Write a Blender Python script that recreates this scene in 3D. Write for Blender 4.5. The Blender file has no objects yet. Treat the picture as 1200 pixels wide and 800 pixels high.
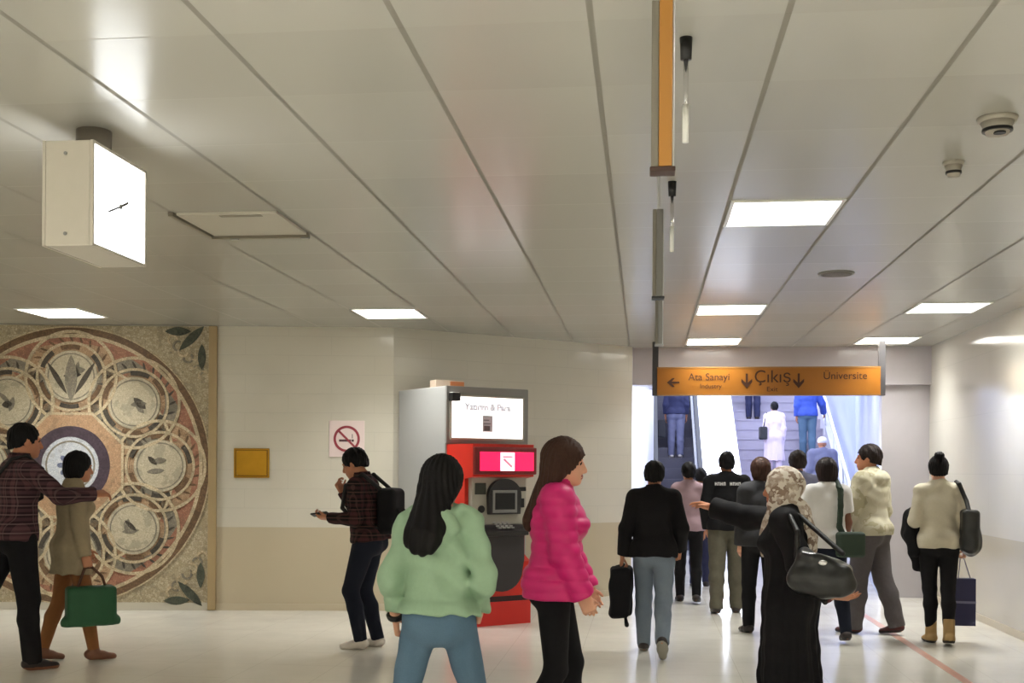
import bpy, bmesh, math, random
import numpy as np
from mathutils import Vector, Matrix
from math import sin, cos, pi, radians
random.seed(7)
S = bpy.context.scene
COL = S.collection

# ------------------------------------------------------------------ camera, sky, exposure
HC = 2.97                                   # ceiling height
cam_d = bpy.data.cameras.new('camera')
cam = bpy.data.objects.new('camera', cam_d)
COL.objects.link(cam)
S.camera = cam
cam_d.sensor_width = 36.0
cam_d.lens = 36.0 * 1370.0 / 1200.0
cam_d.shift_y = 151.0 / 1200.0
cam_d.clip_start, cam_d.clip_end = 0.05, 300
th, rho = radians(6.455), radians(0.35)
R0 = Vector((cos(th), sin(th), 0)); U0 = Vector((0, 0, 1)); F = Vector((-sin(th), cos(th), 0))
Rv = cos(rho) * R0 + sin(rho) * U0
Uv = cos(rho) * U0 - sin(rho) * R0
M = Matrix((Rv, Uv, -F)).transposed().to_4x4()
M.translation = Vector((0, 0, 1.48))
cam.matrix_world = M

W = bpy.data.worlds.new('sky')
S.world = W
W.use_nodes = True
bg = W.node_tree.nodes['Background']
bg.inputs[0].default_value = (0.74, 0.80, 1.0, 1)
bg.inputs[1].default_value = 5.0
S.view_settings.view_transform = 'Standard'
S.view_settings.look = 'None'
S.view_settings.gamma = 1
S.view_settings.use_curve_mapping = False
S.view_settings.exposure = 0.0
LAMP = 42.0                                 # watts of each ceiling panel
HALL_GLOW = 14.0
S.cycles.max_bounces = 10
S.cycles.diffuse_bounces = 6
S.cycles.glossy_bounces = 4
S.cycles.use_denoising = True
S.cycles.sample_clamp_indirect = 8


# ------------------------------------------------------------------ materials
def lin(c):
    return tuple(((v / 255.0) / 12.92) if v / 255.0 <= 0.04045 else (((v / 255.0) + 0.055) / 1.055) ** 2.4 for v in c)


def mat(name, rgb, rough=0.6, metal=0.0, spec=0.5, noise=0.0, nscale=20.0, bump=0.0, emit=0.0, coat=0.0):
    m = bpy.data.materials.new(name)
    m.use_nodes = True
    nt = m.node_tree
    b = nt.nodes['Principled BSDF']
    c = lin(rgb) + (1,)
    b.inputs['Base Color'].default_value = c
    b.inputs['Roughness'].default_value = rough
    b.inputs['Metallic'].default_value = metal
    b.inputs['Specular IOR Level'].default_value = spec
    b.inputs['Coat Weight'].default_value = coat
    if emit:
        b.inputs['Emission Color'].default_value = c
        b.inputs['Emission Strength'].default_value = emit
    if noise or bump:
        tc = nt.nodes.new('ShaderNodeTexCoord')
        n = nt.nodes.new('ShaderNodeTexNoise')
        n.inputs['Scale'].default_value = nscale
        n.inputs['Detail'].default_value = 4
        nt.links.new(tc.outputs['Object'], n.inputs['Vector'])
        if noise:
            mx = nt.nodes.new('ShaderNodeMix'); mx.data_type = 'RGBA'
            mx.inputs[6].default_value = tuple(v * (1 - noise) for v in c[:3]) + (1,)
            mx.inputs[7].default_value = tuple(min(1, v * (1 + noise)) for v in c[:3]) + (1,)
            nt.links.new(n.outputs['Fac'], mx.inputs[0])
            nt.links.new(mx.outputs[2], b.inputs['Base Color'])
        if bump:
            bp = nt.nodes.new('ShaderNodeBump')
            bp.inputs['Strength'].default_value = bump
            bp.inputs['Distance'].default_value = 0.01
            nt.links.new(n.outputs['Fac'], bp.inputs['Height'])
            nt.links.new(bp.outputs[0], b.inputs['Normal'])
    return m


class NT:
    """tiny node helper"""
    def __init__(s, m):
        s.m, s.t = m, m.node_tree
        s.b = s.t.nodes['Principled BSDF']

    def val(s, x, sock):
        if isinstance(x, (int, float)): sock.default_value = x
        else: s.t.links.new(x, sock)

    def math(s, op, a, b=0.0, c=0.0):
        n = s.t.nodes.new('ShaderNodeMath'); n.operation = op
        s.val(a, n.inputs[0]); s.val(b, n.inputs[1]); s.val(c, n.inputs[2])
        return n.outputs[0]

    def coords(s):
        tc = s.t.nodes.new('ShaderNodeTexCoord')
        sp = s.t.nodes.new('ShaderNodeSeparateXYZ')
        s.t.links.new(tc.outputs['Object'], sp.inputs[0])
        return tc.outputs['Object'], sp.outputs[0], sp.outputs[1], sp.outputs[2]

    def mix(s, f, a, b):
        n = s.t.nodes.new('ShaderNodeMix'); n.data_type = 'RGBA'
        s.val(f, n.inputs[0])
        for v, i in ((a, 6), (b, 7)):
            if isinstance(v, tuple): n.inputs[i].default_value = (lin(v) + (1,))
            else: s.t.links.new(v, n.inputs[i])
        return n.outputs[2]

    def noise(s, vec, scale, detail=4):
        n = s.t.nodes.new('ShaderNodeTexNoise')
        n.inputs['Scale'].default_value = scale; n.inputs['Detail'].default_value = detail
        s.t.links.new(vec, n.inputs['Vector'])
        return n.outputs['Fac']

    def line(s, x, period, phase, width):
        """1 where x is within width/2 of phase + k*period"""
        f = s.math('FRACT', s.math('ADD', s.math('DIVIDE', s.math('SUBTRACT', x, phase), period), 0.5))
        d = s.math('ABSOLUTE', s.math('SUBTRACT', f, 0.5))
        return s.math('LESS_THAN', d, width / 2 / period)

    def bump(s, h, strength=0.5, dist=0.005):
        bp = s.t.nodes.new('ShaderNodeBump')
        bp.inputs['Strength'].default_value = strength; bp.inputs['Distance'].default_value = dist
        s.t.links.new(h, bp.inputs['Height'])
        s.t.links.new(bp.outputs[0], s.b.inputs['Normal'])

    def color(s, c): s.t.links.new(c, s.b.inputs['Base Color'])


def ceiling_mat():
    m = mat('ceiling_panels', (178, 176, 168), rough=0.22, spec=0.5)
    n = NT(m); v, x, y, z = n.coords()
    lx = n.line(x, 0.64, -0.184, 0.022)
    ly = n.line(y, 0.665, 3.875, 0.006)
    # each panel a hair different in tone
    ix = n.math('FLOOR', n.math('DIVIDE', n.math('ADD', x, 0.184), 0.64))
    iy = n.math('FLOOR', n.math('DIVIDE', n.math('SUBTRACT', y, 3.875), 0.665))
    h = n.math('FRACT', n.math('MULTIPLY', n.math('SINE', n.math('ADD', n.math('MULTIPLY', ix, 12.99), n.math('MULTIPLY', iy, 78.23))), 437.5))
    c = n.mix(h, (176, 174, 166), (181, 179, 171))
    c = n.mix(n.math('MULTIPLY', ly, 0.40), c, (118, 112, 102))
    c = n.mix(n.math('MULTIPLY', lx, 0.80), c, (126, 122, 113))
    n.color(c)
    rg = n.math('ADD', 0.24, n.math('MULTIPLY', n.math('MAXIMUM', lx, ly), 0.5))
    n.t.links.new(rg, m.node_tree.nodes['Principled BSDF'].inputs['Roughness'])
    n.bump(n.math('SUBTRACT', 1.0, n.math('MAXIMUM', lx, ly)), 0.4, 0.004)
    return m


def floor_mat():
    m = mat('floor_tiles', (222, 220, 212), rough=0.16, spec=0.5)
    n = NT(m); v, x, y, z = n.coords()
    lx = n.line(x, 0.60, 0.1, 0.004); ly = n.line(y, 0.60, 0.2, 0.004)
    a = n.noise(v, 1.3); b = n.noise(v, 14.0)
    c = n.mix(a, (218, 215, 206), (229, 226, 218))
    c = n.mix(n.math('MULTIPLY', b, 0.35), c, (210, 205, 193))
    c = n.mix(n.math('MULTIPLY', n.math('MAXIMUM', lx, ly), 0.35), c, (150, 140, 122))
    n.color(c)
    r = n.math('ADD', 0.10, n.math('MULTIPLY', n.noise(v, 3.0), 0.16))
    n.t.links.new(r, n.b.inputs['Roughness'])
    return m


def wall_mat(name, upper, lower, split=0.87, rough=0.16, course=0.2, length=0.9):
    """glazed wall panels in local x (along) and z (up): light above, tan dado below"""
    m = mat(name, upper, rough=rough, spec=0.5)
    n = NT(m); v, x, y, z = n.coords()
    lz = n.line(z, course, split, 0.006)
    row = n.math('FLOOR', n.math('DIVIDE', n.math('SUBTRACT', z, split), course))
    sh = n.math('MULTIPLY', n.math('FRACT', n.math('MULTIPLY', row, 0.5)), length)
    lx = n.line(n.math('ADD', x, sh), length, 0.0, 0.005)
    up = n.math('GREATER_THAN', z, split)
    ln = n.math('MULTIPLY', n.math('MAXIMUM', lz, lx), 0.20)
    a = n.noise(v, 2.0)
    u1 = tuple(max(0, c - 5) for c in upper); u2 = tuple(min(255, c + 4) for c in upper)
    cu = n.mix(ln, n.mix(a, u1, u2), tuple(int(c * 0.80) for c in upper))
    l1 = tuple(max(0, c - 6) for c in lower)
    cl = n.mix(a, l1, lower)
    n.color(n.mix(up, cl, cu))
    n.bump(n.math('SUBTRACT', 1.0, n.math('MULTIPLY', n.math('MAXIMUM', lz, lx), up)), 0.35, 0.004)
    return m


def plaid_mat(name, base, line1, line2, p=0.07):
    m = mat(name, base, rough=0.85, spec=0.2)
    n = NT(m); v, x, y, z = n.coords()
    a = n.line(z, p, 0.0, p * 0.36); b = n.line(x, p, 0.01, p * 0.36)
    a2 = n.line(z, p, p * 0.5, p * 0.12); b2 = n.line(x, p, p * 0.5, p * 0.1)
    c = n.mix(n.math('MULTIPLY', n.math('ADD', a, b), 0.45), base, line1)
    c = n.mix(n.math('MULTIPLY', n.math('MAXIMUM', a2, n.math('MULTIPLY', b2, 0.5)), 0.7), c, line2)
    n.color(c)
    return m


def blotch_mat(name, c1, c2, c3, scale=18.0, rough=0.8):
    m = mat(name, c1, rough=rough, spec=0.2)
    n = NT(m); v, x, y, z = n.coords()
    a = n.noise(v, scale, 2); b = n.noise(v, scale * 0.5, 3)
    f1 = n.math('GREATER_THAN', a, 0.52)
    c = n.mix(f1, c1, c2)
    c = n.mix(n.math('MULTIPLY', n.math('GREATER_THAN', b, 0.55), 0.7), c, c3)
    n.color(c)
    return m


def denim_mat(name, c1, c2):
    m = mat(name, c1, rough=0.85, spec=0.2)
    n = NT(m); v, x, y, z = n.coords()
    a = n.noise(v, 5.0, 3); b = n.noise(v, 160.0, 2)
    c = n.mix(a, c1, c2)
    c = n.mix(n.math('MULTIPLY', b, 0.25), c, tuple(int(k * 0.6) for k in c1))
    n.color(c)
    return m


def tess_mat(name, c1, c2, grout, size=0.022, rough=0.5):
    """stone tesserae"""
    m = mat(name, c1, rough=rough, spec=0.3)
    n = NT(m); v, x, y, z = n.coords()
    vo = n.t.nodes.new('ShaderNodeTexVoronoi'); vo.inputs['Scale'].default_value = 1 / size
    n.t.links.new(v, vo.inputs['Vector'])
    vd = n.t.nodes.new('ShaderNodeTexVoronoi'); vd.feature = 'DISTANCE_TO_EDGE'; vd.inputs['Scale'].default_value = 1 / size
    n.t.links.new(v, vd.inputs['Vector'])
    sp = n.t.nodes.new('ShaderNodeSeparateColor')
    n.t.links.new(vo.outputs['Color'], sp.inputs[0])
    c = n.mix(sp.outputs[0], c1, c2)
    c = n.mix(n.math('MULTIPLY', n.math('GREATER_THAN', n.noise(v, 9.0), 0.58), 0.5), c, tuple(int(k * .72) for k in c1))
    e = n.math('LESS_THAN', vd.outputs['Distance'], 0.06)
    c = n.mix(n.math('MULTIPLY', e, 0.6), c, grout)
    n.color(c)
    n.bump(vd.outputs['Distance'], 0.3, 0.003)
    return m


M_ceil = ceiling_mat()
M_floor = floor_mat()
M_wall = wall_mat('wall_glazed', (209, 204, 191), (196, 184, 160))
M_wallr = wall_mat('wall_glazed_light', (212, 209, 200), (198, 190, 172), rough=0.12, course=0.6, length=1.2)
M_plain = mat('plaster_beige', (200, 190, 168), 0.7, noise=0.04)
M_hall = mat('hall_white', (232, 232, 236), 0.25, noise=0.02, nscale=3)
M_hallb = mat('hall_bluish_panels', (186, 196, 226), 0.25, noise=0.05, nscale=2)
M_lav = mat('lavender_stone', (184, 180, 186), 0.15, noise=0.06, nscale=4)
M_white = mat('white_enamel', (235, 235, 232), 0.35)
M_emit = mat('lamp_panel', (255, 253, 248), 0.5, emit=6.0)
_nt = M_emit.node_tree                      # translucent cover: part of the lamp's light passes straight through
_mx = _nt.nodes.new('ShaderNodeMixShader'); _tr = _nt.nodes.new('ShaderNodeBsdfTransparent')
_mx.inputs[0].default_value = 0.7
_nt.links.new(_nt.nodes['Principled BSDF'].outputs[0], _mx.inputs[1]); _nt.links.new(_tr.outputs[0], _mx.inputs[2])
_nt.links.new(_mx.outputs[0], _nt.nodes['Material Output'].inputs['Surface'])
M_hemit = mat('hall_glow_panel', (240, 244, 255), 0.5, emit=HALL_GLOW)
M_face = mat('clock_light_face', (250, 253, 255), 0.3, emit=4.5)
M_screen = mat('screen_light', (252, 252, 252), 0.3, emit=1.35)
M_pink = mat('pink_light_panel', (240, 30, 90), 0.3, emit=1.1)
M_pinkw = mat('logo_light', (255, 225, 235), 0.3, emit=1.3)
M_dark = mat('black_plastic', (18, 18, 20), 0.4)
M_gray = mat('grey_metal', (140, 140, 138), 0.4, metal=0.3)
M_alu = mat('aluminium', (176, 176, 176), 0.35, metal=0.7)
M_chrome = mat('chrome', (225, 225, 228), 0.15, metal=0.9)
M_kiosk = mat('kiosk_grey', (162, 163, 163), 0.38, metal=0.0)
M_red = mat('machine_red', (205, 38, 26), 0.35)
M_redd = mat('machine_red_dark', (120, 20, 24), 0.4)
M_orange = mat('sign_orange', (158, 98, 20), 0.45)
M_ink = mat('sign_ink', (66, 32, 6), 0.6)
M_brass = mat('brass', (176, 132, 40), 0.28, metal=0.85, noise=0.25, nscale=7)
M_fasc = mat('machine_fascia', (172, 168, 156), 0.4)
M_skin = [mat('skin_fair', (214, 160, 132), 0.55), mat('skin_tan', (184, 124, 92), 0.55), mat('skin_brown', (132, 84, 62), 0.55)]
M_eye = mat('eye_dark', (40, 28, 24), 0.25)
M_lip = mat('lips', (160, 88, 80), 0.5)


# ------------------------------------------------------------------ mesh helpers
def link(name, me, parent=None, smooth=False):
    o = bpy.data.objects.new(name, me)
    COL.objects.link(o)
    if parent is not None: o.parent = parent
    if smooth: me.polygons.foreach_set('use_smooth', [True] * len(me.polygons))
    return o


def obj(name, bm, m, parent=None, smooth=False):
    me = bpy.data.meshes.new(name)
    bmesh.ops.recalc_face_normals(bm, faces=bm.faces)
    bm.to_mesh(me); bm.free()
    for k in (m if isinstance(m, (list, tuple)) else [m]): me.materials.append(k)
    return link(name, me, parent, smooth)


def tag(o, label=None, cat=None, group=None, kind=None):
    if label: o['label'] = label
    if cat: o['category'] = cat
    if group: o['group'] = group
    if kind: o['kind'] = kind
    return o


def thing(name, label, cat, loc=(0, 0, 0), rotz=0, group=None):
    o = bpy.data.objects.new(name, None)
    o.empty_display_size = 0.1
    COL.objects.link(o)
    o.location = loc; o.rotation_euler = (0, 0, rotz)
    return tag(o, label, cat, group)


def dup(root, loc, label=None, rotz=None):
    r = root.copy(); COL.objects.link(r); r.location = loc
    if rotz is not None: r.rotation_euler = (0, 0, rotz)
    if label: r['label'] = label
    for ch in list(root.children):
        c = ch.copy(); COL.objects.link(c); c.parent = r
        for g in list(ch.children):
            d = g.copy(); COL.objects.link(d); d.parent = c
    return r


def box(bm, lo, hi, bev=0.0, mi=0, mtx=None):
    g = bmesh.ops.create_cube(bm, size=1)
    vs = g['verts']
    for v in vs:
        v.co = Vector([lo[i] + (v.co[i] + 0.5) * (hi[i] - lo[i]) for i in range(3)])
    fs = list({f for v in vs for f in v.link_faces})
    if bev:
        r = bmesh.ops.bevel(bm, geom=list({e for v in vs for e in v.link_edges}), offset=bev, segments=2, affect='EDGES', profile=0.6)
        fs = list({f for f in r['faces']} | {f for f in fs if f.is_valid})
        vs = list({v for f in fs for v in f.verts})
    for f in fs: f.material_index = mi
    if mtx is not None:
        for v in vs: v.co = mtx @ v.co
    return bm


def nbox(lo, hi, bev=0.0):
    return box(bmesh.new(), lo, hi, bev)


def cyl(bm, a, b, r, r2=None, seg=20):
    a, b = Vector(a), Vector(b)
    d = b - a
    q = Vector((0, 0, 1)).rotation_difference(d.normalized()).to_matrix().to_4x4()
    mt = Matrix.Translation((a + b) / 2) @ q
    bmesh.ops.create_cone(bm, cap_ends=True, segments=seg, radius1=r, radius2=r if r2 is None else r2, depth=d.length, matrix=mt)
    return bm


def ncyl(a, b, r, r2=None, seg=20): return cyl(bmesh.new(), a, b, r, r2, seg)


def prism(bm, pts, z0, z1, axis='z'):
    """extrude a closed outline; axis z: (x,y) up z; axis y: (x,z) along y; axis x: (y,z) along x"""
    def P(p, h):
        return (p[0], p[1], h) if axis == 'z' else ((p[0], h, p[1]) if axis == 'y' else (h, p[0], p[1]))
    a = [bm.verts.new(P(p, z0)) for p in pts]; b = [bm.verts.new(P(p, z1)) for p in pts]
    n = len(pts)
    bm.faces.new(a); bm.faces.new(b[::-1])
    for i in range(n): bm.faces.new((a[i], b[i], b[(i + 1) % n], a[(i + 1) % n]))
    return bm


def ring(bm, cx, cz, r0, r1, y0, y1, a0=0, a1=2 * pi, seg=64, sz=1.0):
    """flat ring or arc in the x-z plane with thickness along y"""
    full = abs(a1 - a0 - 2 * pi) < 1e-6
    n = seg if full else seg + 1
    L = []
    for i in range(n):
        a = a0 + (a1 - a0) * i / seg
        c, s = cos(a), sin(a)
        L.append([bm.verts.new((cx + r * c, y, cz + r * s * sz)) for r, y in ((r0, y0), (r1, y0), (r1, y1), (r0, y1))])
    for i in range(seg):
        A, B = L[i], L[(i + 1) % n]
        for k in range(4):
            bm.faces.new((A[k], A[(k + 1) % 4], B[(k + 1) % 4], B[k]))
    if not full:
        bm.faces.new(L[0]); bm.faces.new(L[-1][::-1])
    return bm


def disc(bm, cx, cz, rx, rz, y0, y1, rot=0, seg=40):
    pts = []
    for i in range(seg):
        a = 2 * pi * i / seg
        x, z = rx * cos(a), rz * sin(a)
        pts.append((cx + x * cos(rot) - z * sin(rot), cz + x * sin(rot) + z * cos(rot)))
    return prism(bm, pts, y0, y1, 'y')


def leaf(bm, cx, cz, L, w, rot, y0, y1):
    pts = []
    n = 10
    for i in range(n + 1):
        t = i / n; pts.append((L * (t - .5), w * sin(pi * t) ** 0.8))
    for i in range(1, n):
        t = 1 - i / n; pts.append((L * (t - .5), -w * sin(pi * t) ** 0.8))
    pts = [(cx + x * cos(rot) - z * sin(rot), cz + x * sin(rot) + z * cos(rot)) for x, z in pts]
    return prism(bm, pts, y0, y1, 'y')


def text_mesh(name, body, size, m, parent, loc, rot=(pi / 2, 0, 0), ext=0.001, sx=1.0, align='CENTER', bold=0.0):
    cu = bpy.data.curves.new(name, 'FONT')
    cu.body = body; cu.size = size; cu.extrude = ext; cu.offset = bold; cu.align_x = align; cu.align_y = 'CENTER'
    o = bpy.data.objects.new(name, cu); COL.objects.link(o)
    dg = bpy.context.evaluated_depsgraph_get()
    me = bpy.data.meshes.new_from_object(o.evaluated_get(dg))
    bpy.data.objects.remove(o); bpy.data.curves.remove(cu)
    me.materials.clear(); me.materials.append(m)
    r = link(name, me, parent)
    r.location = loc; r.rotation_euler = rot; r.scale = (sx, 1, 1)
    return r


# ------------------------------------------------------------------ setting
def struct(o): return tag(o, kind='structure')


fl = struct(obj('floor', nbox((-12, -8, -0.2), (8, 38, 0)), M_floor))
# ceiling over the concourse (it stops where the stair hall begins)
ce = struct(obj('ceiling', nbox((-12, -8, HC), (8, 14.35, HC + 0.12)), M_ceil))


def wall(name, p, q, z0, z1, m, t=0.15, side=1):
    """a wall whose room face runs from p to q; local x runs along it from p"""
    p, q = Vector(p + (0,)), Vector(q + (0,))
    d = q - p
    bm = nbox((0, 0 if side > 0 else -t, z0), (d.length, t if side > 0 else 0, z1))
    o = struct(obj(name, bm, m))
    o.location = p; o.rotation_euler = (0, 0, math.atan2(d.y, d.x))
    return o


eA = Vector((0.991, 0.134)).normalized()
A1 = Vector((-2.62, 12.05)); A0 = A1 - eA * 9.2
B1 = Vector((-0.15, 14.10))
wall('wall_back', tuple(A0), tuple(A1), 0, HC, M_wall)
wall('wall_angled', tuple(A1), tuple(B1), 0, HC, M_wall)
wall('wall_hall_left', tuple(B1), (0.17, 22.2), 0, 3.6, M_hall)
wall('wall_stair_left', (0.17, 22.2), (0.17, 38), 0, 9.5, M_hall)
wall('wall_right', (3.35, 14.3), (3.35, -8), 0, HC, M_wallr)
wall('wall_end', (2.80, 14.3), (3.5, 14.3), 0, HC, M_lav)
wall('wall_hall_right', (3.95, 22.6), (2.80, 14.45), 0, 3.6, M_hallb)
wall('wall_stair_right', (3.95, 38), (3.95, 22.6), 0, 9.5, M_hallb)
wall('wall_stair_top', (-0.2, 37.8), (4.2, 37.8), 0, 9.5, M_hall)
wall('wall_left', (-11.5, -8), (-11.5, 12), 0, HC, M_wall)
wall('wall_front', (4, -7.5), (-12, -7.5), 0, HC, M_wall)
# soffit over the opening to the stair hall, and the hall's own ceiling
struct(obj('trim_1', nbox((-0.16, 14.22, 2.52), (3.36, 14.42, HC)), M_lav))
struct(obj('ceiling_hall', nbox((-0.4, 14.42, 2.90), (4.4, 20.5, 3.0)), mat('hall_ceiling', (214, 212, 216), 0.3)))
struct(obj('trim_2', nbox((-0.4, 20.4, 2.9), (4.4, 20.5, 3.65)), M_hall))
# tan skirting along the foot of the walls
bm = nbox((0, -0.012, 0.0), (9.2, 0.0, 0.07))
o = struct(obj('baseboard_back', bm, mat('skirting_tan', (194, 182, 158), 0.3)))
o.location = (A0.x, A0.y, 0); o.rotation_euler = (0, 0, math.atan2(eA.y, eA.x))
dB = B1 - A1
o = struct(obj('baseboard_angled', nbox((0.0, -0.012, 0.0), (dB.length, 0.0, 0.07)), bpy.data.materials['skirting_tan']))
o.location = (A1.x, A1.y, 0); o.rotation_euler = (0, 0, math.atan2(dB.y, dB.x))
o = struct(obj('baseboard_right', nbox((3.338, -8, 0), (3.35, 14.3, 0.07)), bpy.data.materials['skirting_tan']))

# thin dull red strip along the floor
tag(obj('floor_line', nbox((2.245, 4.5, 0.0), (2.315, 13.3, 0.002)), mat('line_red', (206, 160, 144), 0.3, noise=0.12, nscale=5)),
    'thin dull red line running along the pale floor', 'floor marking')

# ------------------------------------------------------------------ stair hall: escalator, divider, stairs
TAN = math.tan(radians(30))
Y0 = 22.0
M_step = mat('escalator_step', (92, 90, 100), 0.5, metal=0.3, noise=0.1, nscale=40)
M_riser = mat('escalator_riser', (62, 60, 72), 0.5, metal=0.3)
M_rail = mat('handrail_black', (30, 30, 36), 0.45)
M_glass = mat('balustrade_glass', (214, 220, 236), 0.08, spec=0.6)
M_stone = mat('stair_stone', (170, 164, 176), 0.5, noise=0.08, nscale=8)
NS = 23
RISE, RUN = 0.22, 0.22 / TAN
ztop = NS * RISE


def slope_slab(x0, x1, y0, y1, lo, hi):
    """slab between two x, following the 30 degree slope, from lo to hi above it"""
    z = lambda y: (y - Y0) * TAN
    return prism(bmesh.new(), [(y0, z(y0) + lo), (y1, z(y1) + lo), (y1, z(y1) + hi), (y0, z(y0) + hi)], x0, x1, 'x')


es = thing('escalator', 'dark escalator rising behind the left end of the orange exit sign', 'escalator', (0, 0, 0))
for i in range(NS):
    y = Y0 + i * RUN
    bm = bmesh.new()
    box(bm, (0.27, y, max(0.0, i * RISE - 0.05)), (1.03, y + RUN + 0.02, (i + 1) * RISE), 0.006)
    for k in range(18):                                   # cleats of the tread and riser
        x = 0.285 + k * 0.0415
        box(bm, (x, y - 0.006, i * RISE + 0.01), (x + 0.018, y + RUN, (i + 1) * RISE + 0.006))
    obj('step', bm, M_step, es)
obj('landing_plate', nbox((0.22, Y0 - 1.5, 0.0), (1.08, Y0, 0.012), 0.004), M_alu, es)
for x0, x1 in ((0.18, 0.27), (1.03, 1.12)):
    obj('skirt', slope_slab(x0, x1, Y0 - 0.3, Y0 + NS * RUN, -0.05, 0.34), M_alu, es)
    xm = (x0 + x1) / 2
    obj('balustrade', slope_slab(xm - 0.02, xm + 0.02, Y0 - 0.2, Y0 + NS * RUN, 0.34, 1.10), M_glass, es)
    hr = obj('handrail', slope_slab(xm - 0.04, xm + 0.04, Y0 - 0.3, Y0 + NS * RUN, 1.10, 1.18), M_rail, es)
struct(obj('trim_3', slope_slab(1.12, 1.86, Y0 - 0.4, Y0 + NS * RUN, -0.4, 0.95), M_hall))   # broad white sloping deck between
dr = thing('deck_glow_row', 'glowing white strips running up the sloping divider between escalator and stairs', 'lamp', (0, 0, 0))
for x0 in (1.16, 1.46, 1.74):
    obj('glow_strip', slope_slab(x0, x0 + 0.10, Y0 - 0.2, Y0 + NS * RUN, 0.95, 0.965), M_hemit, dr)  # glow put into the strips for white streaks up the divider
bm = bmesh.new()
for i in range(NS):
    y = Y0 + i * RUN
    box(bm, (1.86, y, max(0, i * RISE - 0.4)), (3.82, Y0 + NS * RUN + 0.1 if i == NS - 1 else y + RUN + 0.25, (i + 1) * RISE))
    box(bm, (1.86, y - 0.02, (i + 1) * RISE - 0.03), (3.82, y + 0.03, (i + 1) * RISE + 0.004))
st = tag(obj('stairs', bm, M_stone), kind='structure')
struct(obj('floor_upper', nbox((0.17, Y0 + NS * RUN, ztop - 0.3), (3.95, 37.8, ztop)), M_stone))
br = thing('stair_rail', 'white sloping handrail on posts along the right edge of the stairs', 'handrail', (0, 0, 0))
obj('parapet', slope_slab(3.82, 3.95, Y0 - 0.3, Y0 + NS * RUN, -0.3, 0.45), M_hall, br)
obj('rail', slope_slab(3.80, 3.86, Y0 - 0.2, Y0 + NS * RUN, 0.92, 0.98), M_white, br)
for i in range(0, NS, 3):
    y = Y0 + i * RUN + 0.1
    obj('post', nbox((3.815, y - 0.02, i * RISE + 0.3), (3.845, y + 0.02, i * RISE + 0.97)), M_white, br)

# square lamps added on the hall ceiling to brighten the hall walls
hl = None
for k, (x, y) in enumerate(((0.9, 15.6), (2.4, 15.6), (0.9, 18.4), (2.4, 18.4))):
    lab = ['%s ceiling lamp added to brighten the stair hall, %s' % (a, b) for b in ('near the opening', 'farther in') for a in ('cool white left', 'cool white right')][k]
    if hl is None:
        hl = thing('hall_fill_lamp', lab, 'ceiling light', (x, y, 2.9), group='added stair hall lamps')
        obj('frame', nbox((-0.36, -0.36, -0.012), (0.36, 0.36, 0)), M_white, hl)
        obj('diffuser', nbox((-0.33, -0.33, -0.018), (0.33, 0.33, -0.012)), M_hemit, hl)
    else:
        dup(hl, (x, y, 2.9), lab)

# ------------------------------------------------------------------ ceiling lights
cl = None
SEEN = [((0.776, 6.86), 'square ceiling light panel nearest the camera, right of the hanging signs'),
        ((0.776, 10.90), 'square ceiling light panel second in the row leading to the exit sign'),
        ((0.776, 13.55), 'square ceiling light panel just above the orange exit sign'),
        ((2.70, 10.90), 'square ceiling light panel nearer of the two close to the right wall'),
        ((2.70, 13.55), 'square ceiling light panel farther of the two close to the right wall'),
        ((-2.42, 10.95), 'square ceiling light panel in front of the no smoking sign wall'),
        ((-5.58, 10.70), 'square ceiling light panel in front of the round mosaic')]
FILL_PANELS = [(x, y) for y in (-6.1, -4.1, -2.1, -0.1, 1.9) for x in (-8.9, -7.0, -5.1, -3.2, -1.3, 0.776, 2.70)] + [(-8.9, 6.9), (-8.9, 10.7)]  # out-of-view panels added as fill, lifting the light on walls and people
for (x, y), lab in SEEN + [(p, 'unseen square ceiling light panel added over the concourse as fill light') for p in FILL_PANELS]:
    if cl is None:
        cl = thing('ceiling_light', lab, 'ceiling light', (x, y, HC), group='square ceiling light panels')
        bm = bmesh.new()
        for lo, hi in (((-0.31, -0.33), (0.31, -0.31)), ((-0.31, 0.31), (0.31, 0.33)), ((-0.31, -0.31), (-0.29, 0.31)), ((0.29, -0.31), (0.31, 0.31))):
            box(bm, lo + (-0.008,), hi + (0,))
        obj('frame', bm, M_white, cl)
        obj('diffuser', nbox((-0.29, -0.31, -0.007), (0.29, 0.31, -0.006)), M_emit, cl)
        ld = bpy.data.lights.new('panel_light', 'AREA')
        ld.shape = 'RECTANGLE'; ld.size = 0.56; ld.size_y = 0.60; ld.energy = LAMP; ld.spread = radians(112)
        ld.color = (1.0, 1.0, 0.945)
        lo = bpy.data.objects.new('panel_light', ld); COL.objects.link(lo); lo.parent = cl; lo.location = (0, 0, -0.003)
    else:
        dup(cl, (x, y, HC), lab)

# ------------------------------------------------------------------ ceiling fittings
M_det = mat('detector_cream', (168, 162, 150), 0.5)
def detector(x, y, r, lab, big):
    t = thing('smoke_detector', lab, 'smoke detector', (x, y, HC))
    bm = bmesh.new(); cyl(bm, (0, 0, -0.018), (0, 0, 0), r * 0.92, r, 28); obj('base', bm, M_det, t, True)
    bm = bmesh.new(); cyl(bm, (0, 0, -0.07), (0, 0, -0.018), r * 0.55, r * 0.82, 28); obj('housing', bm, M_det, t, True)
    bm = bmesh.new(); ring(bm, 0, 0, r * 0.5, r * 0.75, 0, 0.012, seg=28)
    for v in bm.verts: v.co = Vector((v.co.x, v.co.z, -0.058 + v.co.y))
    obj('sensor_slot', bm, M_dark, t)
    if big: obj('lens', ncyl((0, -r * 0.4, -0.074), (0, -r * 0.4, -0.068), r * 0.3), M_dark, t)
    return t


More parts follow.
